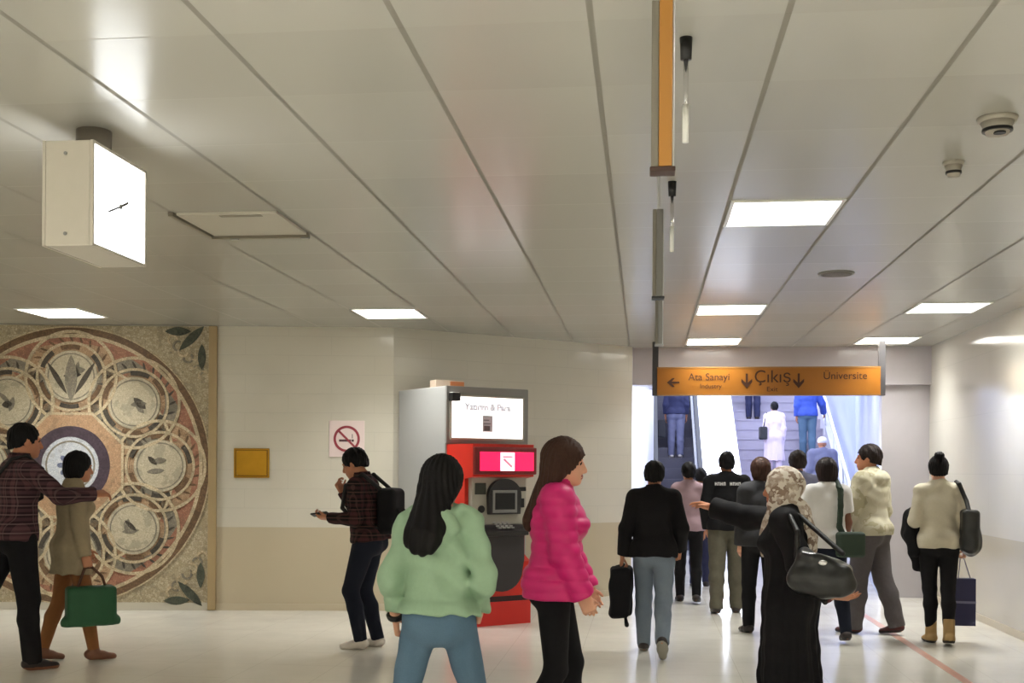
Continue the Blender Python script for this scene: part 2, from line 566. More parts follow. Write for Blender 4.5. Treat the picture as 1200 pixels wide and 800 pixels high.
detector(1.463, 5.10, 0.082, 'larger round white smoke detector with dark slot on the ceiling', True)
detector(1.463, 5.80, 0.05, 'smaller white smoke detector on the ceiling', False)
t = thing('ceiling_speaker', 'flat grey round speaker grille set in the ceiling', 'speaker', (1.42, 8.97, HC))
obj('rim', ncyl((0, 0, -0.01), (0, 0, 0), 0.13, 0.135, 36), M_gray, t, True)
obj('grille', ncyl((0, 0, -0.014), (0, 0, -0.01), 0.11, 0.115, 36), mat('grille_grey', (112, 106, 100), 0.6, bump=0.4, nscale=300), t)

t = thing('access_hatch', 'square access hatch hanging slightly open in the ceiling', 'hatch', (-2.42, 6.87, HC))
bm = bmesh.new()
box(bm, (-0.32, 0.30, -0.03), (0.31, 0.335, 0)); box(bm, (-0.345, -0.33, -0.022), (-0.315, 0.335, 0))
obj('frame', bm, mat('hatch_shadow_grey', (128, 120, 104), 0.5), t)  # strips on two edges, coloured as the shade in the open gap
obj('panel', nbox((-0.30, -0.32, -0.016), (0.30, 0.29, 0.0), 0.003), mat('hatch_panel', (196, 191, 178), 0.3), t)
for x in (-0.2, 0.26): obj('latch', nbox((x, 0.30, -0.036), (x + 0.05, 0.33, -0.03)), M_gray, t)
obj('handle_slot', nbox((-0.05, -0.30, -0.02), (0.2, -0.26, -0.016)), mat('hatch_slot', (150, 144, 130), 0.5), t)

# clock box
t = thing('hanging_clock', 'white double sided box clock with lit faces hanging from the ceiling', 'clock', (-2.43, 4.965, HC))
M_case = mat('clock_case', (198, 192, 180), 0.4, noise=0.03)
obj('ceiling_mount', ncyl((0, -0.03, -0.11), (0, -0.03, 0), 0.075, 0.075, 28), mat('mount_grey', (120, 112, 102), 0.5), t, True)
cs = obj('case', nbox((-0.10, -0.265, -0.552), (0.10, 0.265, -0.105), 0.006), M_case, t)
for z in (-0.16, -0.50): obj('screw', ncyl((-0.01, -0.268, z), (-0.01, -0.264, z), 0.008, seg=10), M_gray, cs)
for sx in (1, -1):
    fr = bmesh.new()
    xo, xi = sx * 0.113, sx * 0.10
    lo, hi = min(xo, xi), max(xo, xi)
    box(fr, (lo, -0.265, -0.552), (hi, 0.265, -0.54)); box(fr, (lo, -0.265, -0.117), (hi, 0.265, -0.105))
    box(fr, (lo, -0.265, -0.54), (hi, -0.253, -0.117)); box(fr, (lo, 0.253, -0.54), (hi, 0.265, -0.117))
    obj('face_frame', fr, M_case, t)
    fa = obj('dial', nbox((min(xi, sx * 0.108), -0.253, -0.54), (max(xi, sx * 0.108), 0.253, -0.117)), M_face, t)
    for ang, L, w, nm in ((math.radians(202), 0.125, 0.008, 'minute_hand'), (math.radians(24), 0.085, 0.011, 'hour_hand')):
        bm = bmesh.new(); box(bm, (-0.01, -w / 2, 0), (L, w / 2, 0.003))
        o = obj(nm, bm, mat('hand_grey', (90, 86, 82), 0.5), fa)
        o.matrix_parent_inverse = Matrix.Identity(4)
        # hand lies in the y-z plane of the face
        o.matrix_local = Matrix.Translation((sx * 0.109, 0.0, -0.33)) @ Matrix(((0, 0, sx, 0), (cos(ang), -sin(ang), 0, 0), (sin(ang), cos(ang), 0, 0), (0, 0, 0, 1)))
    bm = bmesh.new(); cyl(bm, (sx * 0.108, 0, -0.33), (sx * 0.114, 0, -0.33), 0.012)
    obj('hub', bm, M_gray, fa)

# narrow hanging sign boxes seen edge-on, one behind the other
def slab(Y, x0, x1, zt, m_l, m_r, lab, cap):
    t = thing('hanging_sign', lab, 'sign', ((x0 + x1) / 2, Y, 2.231))
    w = (x1 - x0) / 2; h = zt - 2.231
    obj('body', nbox((-w, 0, 0.012), (w * -0.35, 0.05, h), 0.003), m_l, t)
    obj('edge_panel', nbox((w * -0.35, -0.004, 0.012), (w * 0.8, 0.05, h), 0.003), m_r, t)
    obj('edge_trim', nbox((w * 0.8, 0, 0.012), (w, 0.05, h), 0.002), M_alu, t)
    obj('end_cap', nbox((-w - 0.003, -0.005, 0.0), (w + 0.003, 0.055, 0.012), 0.003), cap, t)
    obj('hanger', ncyl((0, 0.025, h - 0.01), (0, 0.025, HC - 2.231), 0.006), M_alu, t)
    return t


M_capd = mat('cap_brown', (58, 34, 24), 0.5)
slab(2.95, 0.012, 0.070, 2.66, mat('sign_side_grey', (112, 107, 96), 0.5), mat('sign_orange_edge', (160, 110, 42), 0.45), 'narrow orange sign box hanging edge-on from the ceiling', M_capd)
slab(5.13, 0.030, 0.080, 2.622, bpy.data.materials['sign_side_grey'], mat('sign_edge_grey', (108, 106, 102), .45), 'narrow grey sign box hanging edge-on behind the orange one', M_dark)
slab(7.05, 0.060, 0.107, 2.512, bpy.data.materials['sign_side_grey'], bpy.data.materials['sign_edge_grey'], 'smaller grey sign box hanging edge-on, farthest in the row', M_gray)
for k, Y in enumerate((4.06, 6.07)):
    t = thing('pendant_rod', ['bright rod with black ceiling cap beside the orange hanging sign', 'bright rod with black ceiling cap beside the grey hanging sign'][k], 'hanger', (0.134, Y, HC))
    obj('ceiling_cap', ncyl((0, 0, -0.075), (0, 0, 0), 0.019, 0.022), M_dark, t, True)
    obj('rod', ncyl((0, 0, -0.33), (0, 0, -0.07), 0.0085), M_chrome, t, True)
    obj('tip', ncyl((-0.0, 0, -0.36), (0, 0, -0.23), 0.011), M_white, t, True)

# ------------------------------------------------------------------ orange exit sign
t = thing('exit_sign', 'long orange overhead sign reading Çıkış with arrows above the crowd', 'sign', (1.39, 13.6, 2.36))
obj('panel', nbox((-1.25, -0.05, 0), (1.25, 0.05, 0.31), 0.006), M_orange, t)
bm = bmesh.new()
box(bm, (-1.25, -0.054, 0.302), (1.25, 0.054, 0.318)); box(bm, (-1.25, -0.054, -0.008), (1.25, 0.054, 0.008))
obj('trim_rail', bm, mat('sign_rail', (150, 108, 56), 0.4), t)
for x in (-1.27, 1.27):
    obj('post', nbox((x - 0.035, -0.04, -0.01), (x + 0.035, 0.04, HC - 2.36), 0.004), mat('post_grey', (66, 64, 66), 0.5), t)


def arrow(ang, cx, cz, s, nm):
    pts = [(-.06, .5), (.06, .5), (.06, -.02), (.3, .2), (.3, .02), (0, -.34), (-.3, .02), (-.3, .2), (-.06, -.02)]
    pts = [(cx + s * (x * cos(ang) - z * sin(ang)), cz + s * (x * sin(ang) + z * cos(ang))) for x, z in pts]
    return obj(nm, prism(bmesh.new(), pts, -0.054, -0.05, 'y'), M_ink, t)


arrow(-pi / 2, -1.08, 0.14, 0.17, 'arrow_left'); arrow(0, -0.235, 0.14, 0.2, 'arrow_down'); arrow(0, 0.345, 0.14, 0.2, 'arrow_down')
text_mesh('lettering', 'Ata Sanayi', 0.115, M_ink, t, (-0.66, -0.052, 0.20), sx=0.98)
text_mesh('lettering', 'Industry', 0.075, M_ink, t, (-0.64, -0.052, 0.095), sx=1.0)
text_mesh('lettering', 'Çıkış', 0.20, M_ink, t, (0.055, -0.052, 0.20), sx=0.98)
text_mesh('lettering', 'Exit', 0.075, M_ink, t, (0.05, -0.052, 0.06), sx=1.1)
text_mesh('lettering', 'Üniversite', 0.12, M_ink, t, (0.86, -0.052, 0.21), sx=0.98)

# ------------------------------------------------------------------ things on the back wall (local x along wall, -y out of wall)
def on_wall(name, lab, cat, s, z):
    """s metres left of the corner where the two walls meet"""
    p = A1 - eA * s
    return thing(name, lab, cat, (p.x, p.y, z), math.atan2(eA.y, eA.x))


t = on_wall('no_smoking_sign', 'white square no smoking sign with red ring on the wall', 'sign', 0.485, 1.80)
obj('plate', nbox((-0.185, -0.012, -0.19), (0.185, 0, 0.19), 0.003), mat('sign_white_pinkish', (232, 214, 212), 0.4), t)
M_ring = mat('ban_red', (150, 52, 66), 0.5)
bm = bmesh.new(); ring(bm, 0, 0, 0.112, 0.138, -0.015, -0.012); obj('ban_ring', bm, M_ring, t)
bm = bmesh.new(); box(bm, (-0.118, -0.016, -0.011), (0.118, -0.012, 0.011), mtx=Matrix.Rotation(radians(45), 4, 'Y')); obj('ban_bar', bm, M_ring, t)
bm = bmesh.new(); box(bm, (-0.08, -0.0145, -0.03), (0.045, -0.012, -0.006)); obj('cigarette', bm, mat('cig_grey', (84, 58, 62), 0.6), t)
bm = bmesh.new(); box(bm, (0.05, -0.0145, -0.03), (0.075, -0.012, -0.006)); box(bm, (0.055, -0.0145, 0.005), (0.062, -0.012, 0.05)); obj('smoke_mark', bm, bpy.data.materials['cig_grey'], t)

t = on_wall('plaque', 'small square brass plaque on the beige wall', 'plaque', 1.475, 1.54)
obj('plate', nbox((-0.185, -0.02, -0.155), (0.185, 0, 0.155), 0.008), M_brass, t)
bm = bmesh.new()
for a in ((-0.17, -0.14, 0.17, -0.128), (-0.17, 0.128, 0.17, 0.14), (-0.17, -0.128, -0.158, 0.128), (0.158, -0.128, 0.17, 0.128)):
    box(bm, (a[0], -0.024, a[1]), (a[2], -0.02, a[3]))
obj('border', bm, mat('brass_dark', (120, 84, 22), 0.35, metal=0.8), t)
for x, z in ((-0.15, -0.12), (0.15, -0.12), (-0.15, 0.12), (0.15, 0.12)):
    obj('stud', ncyl((x, -0.03, z), (x, -0.02, z), 0.009, seg=12), M_brass, t)

# ------------------------------------------------------------------ mosaic
t = on_wall('mosaic_mural', 'large round mosaic of linked medallions on the back wall', 'mosaic', 3.345, 1.505)
PX = 0.00888
T_bg = tess_mat('tesserae_pale', (196, 184, 158), (168, 154, 126), (126, 114, 94))
T_cream = tess_mat('tesserae_cream', (212, 196, 166), (190, 172, 140), (140, 126, 102))
T_sand = tess_mat('tesserae_sand', (186, 158, 128), (170, 138, 108), (120, 96, 74))
T_rose = tess_mat('tesserae_rose', (176, 128, 104), (154, 104, 86), (112, 84, 70))
T_brown = tess_mat('tesserae_brown', (128, 100, 74), (104, 82, 62), (84, 68, 54))
T_dark = tess_mat('tesserae_dark', (82, 76, 68), (64, 60, 56), (96, 86, 72))
T_grey = tess_mat('tesserae_grey', (150, 142, 126), (128, 122, 110), (104, 96, 84))
T_disc = tess_mat('tesserae_disc', (206, 196, 172), (188, 178, 154), (150, 140, 120), 0.016)
T_wht = tess_mat('tesserae_white', (214, 216, 220), (190, 196, 206), (150, 152, 160), 0.016)
T_purp = tess_mat('tesserae_purple', (84, 70, 82), (68, 56, 66), (70, 60, 66), 0.018)
T_blue = tess_mat('tesserae_blue', (92, 100, 132), (120, 126, 150), (110, 112, 128), 0.014)
T_green = tess_mat('tesserae_green', (64, 72, 62), (86, 90, 78), (90, 86, 74), 0.02)


def mring(nm, cx, cz, r0, r1, m, y=-0.034, a0=0, a1=2 * pi, seg=72, par=None):
    bm = bmesh.new(); ring(bm, cx * PX, cz * PX, r0 * PX, r1 * PX, y, -0.02, a0, a1, seg)
    return obj(nm, bm, m, par or t)


def mdisc(nm, cx, cz, rx, rz, m, y=-0.034, rot=0, par=None):
    bm = bmesh.new(); disc(bm, cx * PX, cz * PX, rx * PX, rz * PX, y, -0.02, rot)
    return obj(nm, bm, m, par or t)


obj('backing_panel', nbox((-1.46, -0.02, -1.425), (1.44, 0, 1.455)), T_bg, t)
obj('edge_frame', nbox((1.425, -0.05, -1.50), (1.51, 0, 1.46), 0.006), mat('frame_tan', (168, 146, 108), 0.4, noise=0.1, nscale=5), t)
obj('plinth', nbox((-1.46, -0.03, -1.505), (1.425, 0, -1.425)), mat('plinth_grey', (196, 190, 176), 0.3), t)
RC = 161
mdisc('rose_field', 0, 0, RC, RC, T_sand, -0.024)
mring('outer_ring', 0, 0, 154, 161.5, T_brown, -0.036, seg=120)
mring('outer_ring', 0, 0, 150, 154, T_cream, -0.037, seg=120)
mring('outer_ring', 0, 0, 161.5, 163, T_cream, -0.035, seg=120)
mring('inner_ring', 0, 0, 143, 150, T_rose, -0.032, seg=120)
for k in range(8):                                     # rose wedges between the medallions
    a = pi / 8 + k * pi / 4
    mring('wedge', 0, 0, 122, 148, T_rose, -0.028, a - 0.16, a + 0.16, 12)
    mring('wedge_border', 0, 0, 119, 122, T_cream, -0.031, a - 0.2, a + 0.2, 12)
# medallions, alternating wide and narrow interlace rings
rnd = random.Random(3)
for k in range(8):
    a = k * pi / 4 + 0.0
    cx, cz = 104 * cos(a), 104 * sin(a)
    big = (k % 2 == 0)
    fan = mring('fan', cx, cz, 36, 52, T_sand if big else T_grey, -0.030)
    for j in range(24):                                # short dark strokes around the fan
        b = 2 * pi * j / 24
        bm = bmesh.new(); leaf(bm, (cx + 44 * cos(b)) * PX, (cz + 44 * sin(b)) * PX, 11 * PX, 1.3 * PX, b + 0.5, -0.034, -0.03)
        obj('stroke', bm, T_brown if big else T_dark, fan)
    mring('band', cx, cz, 51, 54.5, T_cream, -0.038)
    mring('band', cx, cz, 38, 41, T_cream, -0.037)
    for j in range(6):                                 # dark tesserae runs in the ring
        b = rnd.random() * 0.4 + j * pi / 3
        mring('dark_run', cx, cz, 32.5, 37.5, T_dark if j % 2 == k % 2 else T_brown, -0.036, b, b + 0.62, 10)
    d = mdisc('medallion', cx, cz, 30.5, 30.5, T_disc, -0.036)
    mring('medallion_rim', cx, cz, 26, 27.5, T_grey, -0.0375, par=d)
    for j in range(3):                                 # a small dark motif
        bm = bmesh.new(); leaf(bm, (cx + rnd.uniform(-9, 9)) * PX, (cz + rnd.uniform(-9, 9)) * PX, rnd.uniform(12, 22) * PX, rnd.uniform(2.5, 4.5) * PX, rnd.choice((0.1, 1.3, 2.4)), -0.039, -0.036)
        obj('motif', bm, T_grey if j else T_dark, d)
# wheat motif on the top medallion
for x, r_, L in ((0, pi / 2, 54), (-16, pi / 2 + 0.55, 44), (16, pi / 2 - 0.55, 44)):
    bm = bmesh.new(); leaf(bm, x * PX, (104 - 2) * PX, L * PX, (7 if x == 0 else 3) * PX, r_, -0.041, -0.037)
    obj('wheat_ear', bm, T_grey if x == 0 else T_dark, t)
# octagon field round the centre, linking bands
oc = [(62 * PX / cos(pi / 8) * cos(pi / 8 + i * pi / 4), 62 * PX / cos(pi / 8) * sin(pi / 8 + i * pi / 4)) for i in range(8)]
obj('octagon', prism(bmesh.new(), oc, -0.039, -0.02, 'y'), T_cream, t)
oc2 = [(x * 0.95, z * 0.95) for x, z in oc]
obj('octagon_field', prism(bmesh.new(), oc2, -0.0405, -0.02, 'y'), tess_mat('tesserae_peach', (192, 158, 126), (178, 142, 110), (134, 110, 88)), t)
mring('plate_ring', 0, 0, 33, 46, T_purp, -0.044)
d = mdisc('plate', 0, 0, 33.5, 33.5, T_wht, -0.044)
mring('plate_rim', 0, 0, 27, 29, T_grey, -0.0455, par=d)
for k in range(8):
    a = k * pi / 4
    mdisc('flower_petal', 11 * cos(a), 11 * sin(a), 4.2, 3, T_blue, -0.046, a, par=d)
mdisc('flower_heart', 0, 0, 4, 4, T_blue, -0.046, par=d)
# leaves in the corners
for sx in (1, -1):
    for sz in (1, -1):
        for dx, dz, L, w, r_ in ((140, 150, 40, 5, pi / 4 * sz * -1 if sz < 0 else pi / 4), (124, 158, 30, 5, 0.02), (152, 128, 30, 4.5, pi / 2)):
            rr = r_ if dx != 140 else (-pi / 4 if sz < 0 else pi / 4)
            if sx < 0: rr = pi - rr
            bm = bmesh.new(); leaf(bm, sx * dx * PX, sz * (dz) * PX, L * PX, w * PX, rr, -0.034, -0.02)
            obj('corner_leaf', bm, T_green, t)
        for j in range(7):
            a = math.atan2(sz * 150, sx * 140) + (j - 3) * 0.07
            mring('scroll', sx * (118 + j * 6), sz * (148 - j * 7), 4, 6.5, T_grey if j % 2 else T_cream, -0.03, j, j + 4.2, 18)

# ------------------------------------------------------------------ cash machine kiosk
uA = math.atan2(0.643, 0.766)
t = thing('cash_machine', 'red and grey cash machine with a lit screen on top', 'cash machine', (-1.627, 10.888, 0), uA)
obj('cabinet', nbox((-0.02, 0.44, 0.0), (0.94, 1.40, 2.30), 0.012), M_kiosk, t)
obj('top_panel', nbox((-0.02, 0.415, 1.74), (0.94, 0.445, 2.30), 0.008), mat('kiosk_front_grey', (134, 134, 132), 0.4), t)
sc = obj('screen', nbox((0.03, 0.402, 1.795), (0.865, 0.416, 2.20), 0.004), M_screen, t)
bm = bmesh.new()
for lo, hi in (((0.015, 1.775), (0.88, 1.795)), ((0.015, 2.2), (0.88, 2.215)), ((0.015, 1.795), (0.03, 2.2)), ((0.865, 1.795), (0.88, 2.2))):
    box(bm, (lo[0], 0.398, lo[1]), (hi[0], 0.416, hi[1]))
obj('screen_bezel', bm, M_fasc, t)
text_mesh('screen_text', 'Yatırım & Para', 0.09, mat('screen_ink_pale', (200, 200, 206), 0.6, emit=0.5), sc, (0.445, 0.3975, 2.10), bold=0.004)
bm = nbox((0.385, 0.398, 1.86), (0.50, 0.402, 2.02))
o = obj('screen_picture', bm, mat('screen_ink', (168, 166, 168), 0.5, emit=0.35), sc)
bm = bmesh.new(); box(bm, (0.395, 0.396, 1.935), (0.475, 0.398, 1.945)); box(bm, (0.395, 0.396, 1.97), (0.46, 0.398, 1.98)); box(bm, (0.40, 0.396, 1.87), (0.47, 0.398, 1.92))
obj('picture_bars', bm, mat('screen_ink_dark', (112, 110, 114), 0.5), o)
cm = obj('camera', nbox((0.0, 0.33, 2.15), (0.09, 0.416, 2.23), 0.01), M_dark, t)
obj('camera_top', nbox((0.01, 0.34, 2.21), (0.085, 0.416, 2.235), 0.006), M_white, cm)
# red machine body, in front of the cabinet
bm = bmesh.new()
prism(bm, [(0.0, 0.0), (0.44, 0.0), (0.44, 1.73), (-0.10 + 0.05, 1.73), (-0.05, 1.42), (0.10, 1.40), (0.10, 0.66), (0.0, 0.60)], 0.0, 0.69, 'x')
obj('body', bm, M_red, t)
hd = obj('header', nbox((0.0, -0.09, 1.44), (0.70, -0.03, 1.70), 0.012), M_redd, t)
obj('header_light', nbox((0.05, -0.096, 1.475), (0.66, -0.088, 1.655), 0.003), M_pink, hd)
lg = obj('logo', nbox((0.275, -0.102, 1.475), (0.435, -0.094, 1.65), 0.003), M_pinkw, hd)
bm = bmesh.new()
box(bm, (-0.06, -0.0015, -0.011), (0.06, 0.0015, 0.011), mtx=Matrix.Translation((0.355, -0.103, 1.55)) @ Matrix.Rotation(radians(38), 4, 'Y'))
box(bm, (0.30, -0.1045, 1.60), (0.41, -0.1015, 1.615))
obj('logo_mark', bm, mat('logo_rose', (240, 150, 175), 0.4, emit=0.5), lg)
fa = obj('fascia', nbox((0.04, 0.03, 0.96), (0.66, 0.11, 1.43), 0.012), M_fasc, t)
obj('keypad_window', nbox((0.07, 0.018, 1.25), (0.19, 0.032, 1.36), 0.004), mat('slot_olive', (52, 54, 46), 0.4), fa)
obj('card_slot', ncyl((0.14, 0.016, 1.11), (0.14, 0.032, 1.11), 0.035), M_dark, fa)
obj('note_slot', nbox((0.57, 0.018, 1.28), (0.65, 0.032, 1.32), 0.003), M_dark, fa)
obj('card_reader', nbox((0.57, 0.016, 1.12), (0.63, 0.032, 1.21), 0.006), M_dark, fa)
# rounded dark hood above the display
pts = [(0.21 + 0.0, 1.06)] + [(0.385 + 0.185 * cos(a), 1.24 + 0.16 * sin(a)) for a in [pi - i * pi / 16 for i in range(17)]] + [(0.56, 1.06)]
obj('display_hood', prism(bmesh.new(), pts, -0.02, 0.06, 'y'), mat('hood_dark', (44, 42, 44), 0.4), t)
ds = obj('display', nbox((0.235, -0.03, 1.075), (0.515, -0.018, 1.29), 0.004), M_gray, t)
obj('display_glass', nbox((0.262, -0.034, 1.105), (0.488, -0.028, 1.265), 0.002), M_dark, ds)
bm = bmesh.new(); prism(bm, [(0.10, 0.99), (-0.10, 0.90), (-0.10, 0.86), (0.10, 0.84)], 0.13, 0.60, 'x')
kb = obj('keyboard_shelf', bm, mat('shelf_dark', (40, 38, 38), 0.4), t)
bm = bmesh.new()
for i in range(4):
    for j in range(4):
        x, y = 0.27 + i * 0.05, -0.075 + j * 0.034
        box(bm, (x, y, 0.925 + (y + 0.1) * 0.45 - 0.01), (x + 0.036, y + 0.024, 0.925 + (y + 0.1) * 0.45 + 0.004), 0.002)
obj('keypad', bm, M_alu, kb)
pts = [(0.10, 0.96), (0.60, 0.96), (0.60, 0.62)] + [(0.35 + 0.23 * cos(a), 0.52 + 0.20 * sin(a)) for a in [-i * pi / 12 for i in range(13)]] + [(0.10, 0.62)]
obj('front_apron', prism(bmesh.new(), pts, -0.03, 0.11, 'y'), mat('apron_dark', (52, 48, 50), 0.45), t)
obj('base_slot', nbox((-0.004, -0.008, 0.225), (0.694, 0.10, 0.275)), mat('slot_dark_red', (40, 14, 14), 0.6), t)
obj('plinth', nbox((0.0, -0.012, 0.0), (0.69, 0.0, 0.225)), mat('plinth_red', (196, 36, 28), 0.4), t)
bc = thing('beacon', 'small white and orange box standing on top of the cash machine', 'beacon', tuple((Matrix.Rotation(uA, 4, 'Z') @ Vector((0.28, 0.92, 2.30)) + Vector((-1.627, 10.888, 0)))), uA)
obj('base', nbox((-0.17, -0.06, 0.0), (0.17, 0.06, 0.09), 0.008), mat('beacon_cream', (226, 206, 186), 0.5), bc)
obj('lens', nbox((0.0, -0.068, 0.015), (0.165, -0.058, 0.08), 0.006), mat('beacon_orange', (222, 140, 92), 0.4), bc)

# ------------------------------------------------------------------ soft shapes (distance fields turned into one smooth mesh)
def V3(*a): return np.array(a if len(a) > 1 else a[0], dtype=np.float64)


def rotm(yaw=0, pitch=0, roll=0):
    """degrees; pitch>0 tips forward (towards +y is down), yaw>0 turns left"""
    m = Matrix.Rotation(radians(yaw), 3, 'Z') @ Matrix.Rotation(radians(-pitch), 3, 'X') @ Matrix.Rotation(radians(roll), 3, 'Y')
    return np.array(m)


def cone(a, b, ra, rb, sq=None, f=1.0, capa=False, capb=False):
    """round-ended tapering limb from a to b; sq,f flatten it along a direction"""
    return dict(t='c', a=V3(a), b=V3(b), ra=ra, rb=rb, sq=None if sq is None else V3(sq) / np.linalg.norm(sq), f=f, capa=capa, capb=capb)


def ell(c, r, R=None): return dict(t='e', c=V3(c), r=V3(r), R=np.eye(3) if R is None else R)


def rbox(c, h, r, R=None): return dict(t='b', c=V3(c), h=V3(h), r=r, R=np.eye(3) if R is None else R)


def tube(pts, r, sq=None, f=1.0): return [cone(pts[i], pts[i + 1], r, r, sq, f) for i in range(len(pts) - 1)]


def bounds(p):
    if p['t'] == 'c':
        m = max(p['ra'], p['rb'])
        return np.minimum(p['a'], p['b']) - m, np.maximum(p['a'], p['b']) + m
    if p['t'] == 'e':
        e = np.sqrt(((p['R'] * p['r']) ** 2).sum(1)); return p['c'] - e, p['c'] + e
    e = np.abs(p['R'] * p['h']).sum(1) + p['r']; return p['c'] - e, p['c'] + e


def dist(p, X, Y, Z):
    if p['t'] == 'c':
        a, ab = p['a'], p['b'] - p['a']
        L2 = max(1e-9, ab @ ab)
        qx, qy, qz = X - a[0], Y - a[1], Z - a[2]
        tt = (qx * ab[0] + qy * ab[1] + qz * ab[2]) / L2
        t = np.clip(tt, 0, 1)
        qx, qy, qz = qx - t * ab[0], qy - t * ab[1], qz - t * ab[2]
        d2 = qx * qx + qy * qy + qz * qz
        if p['sq'] is not None:
            s = p['sq']; k = qx * s[0] + qy * s[1] + qz * s[2]
            d2 = d2 + k * k * (1 / p['f'] ** 2 - 1)
        R = p['ra'] + (p['rb'] - p['ra']) * t
        d = np.sqrt(d2) - R
        if p['sq'] is not None: d = d * (0.5 + 0.5 * p['f'])
        L = math.sqrt(L2)
        if p['capb']: d = np.maximum(d, (tt - 1) * L)
        if p['capa']: d = np.maximum(d, -tt * L)
        return d
    q = [X - p['c'][0], Y - p['c'][1], Z - p['c'][2]]
    R = p['R']
    u = [R[0, i] * q[0] + R[1, i] * q[1] + R[2, i] * q[2] for i in range(3)]
    if p['t'] == 'e':
        r = p['r']
        k0 = np.sqrt((u[0] / r[0]) ** 2 + (u[1] / r[1]) ** 2 + (u[2] / r[2]) ** 2)
        k1 = np.sqrt((u[0] / r[0] ** 2) ** 2 + (u[1] / r[1] ** 2) ** 2 + (u[2] / r[2] ** 2) ** 2)
        return k0 * (k0 - 1) / np.maximum(k1, 1e-6)
    h = p['h']
    w = [np.abs(u[i]) - h[i] for i in range(3)]
    out = np.sqrt(np.maximum(w[0], 0) ** 2 + np.maximum(w[1], 0) ** 2 + np.maximum(w[2], 0) ** 2)
    return out + np.minimum(np.maximum(np.maximum(w[0], w[1]), w[2]), 0) - p['r']


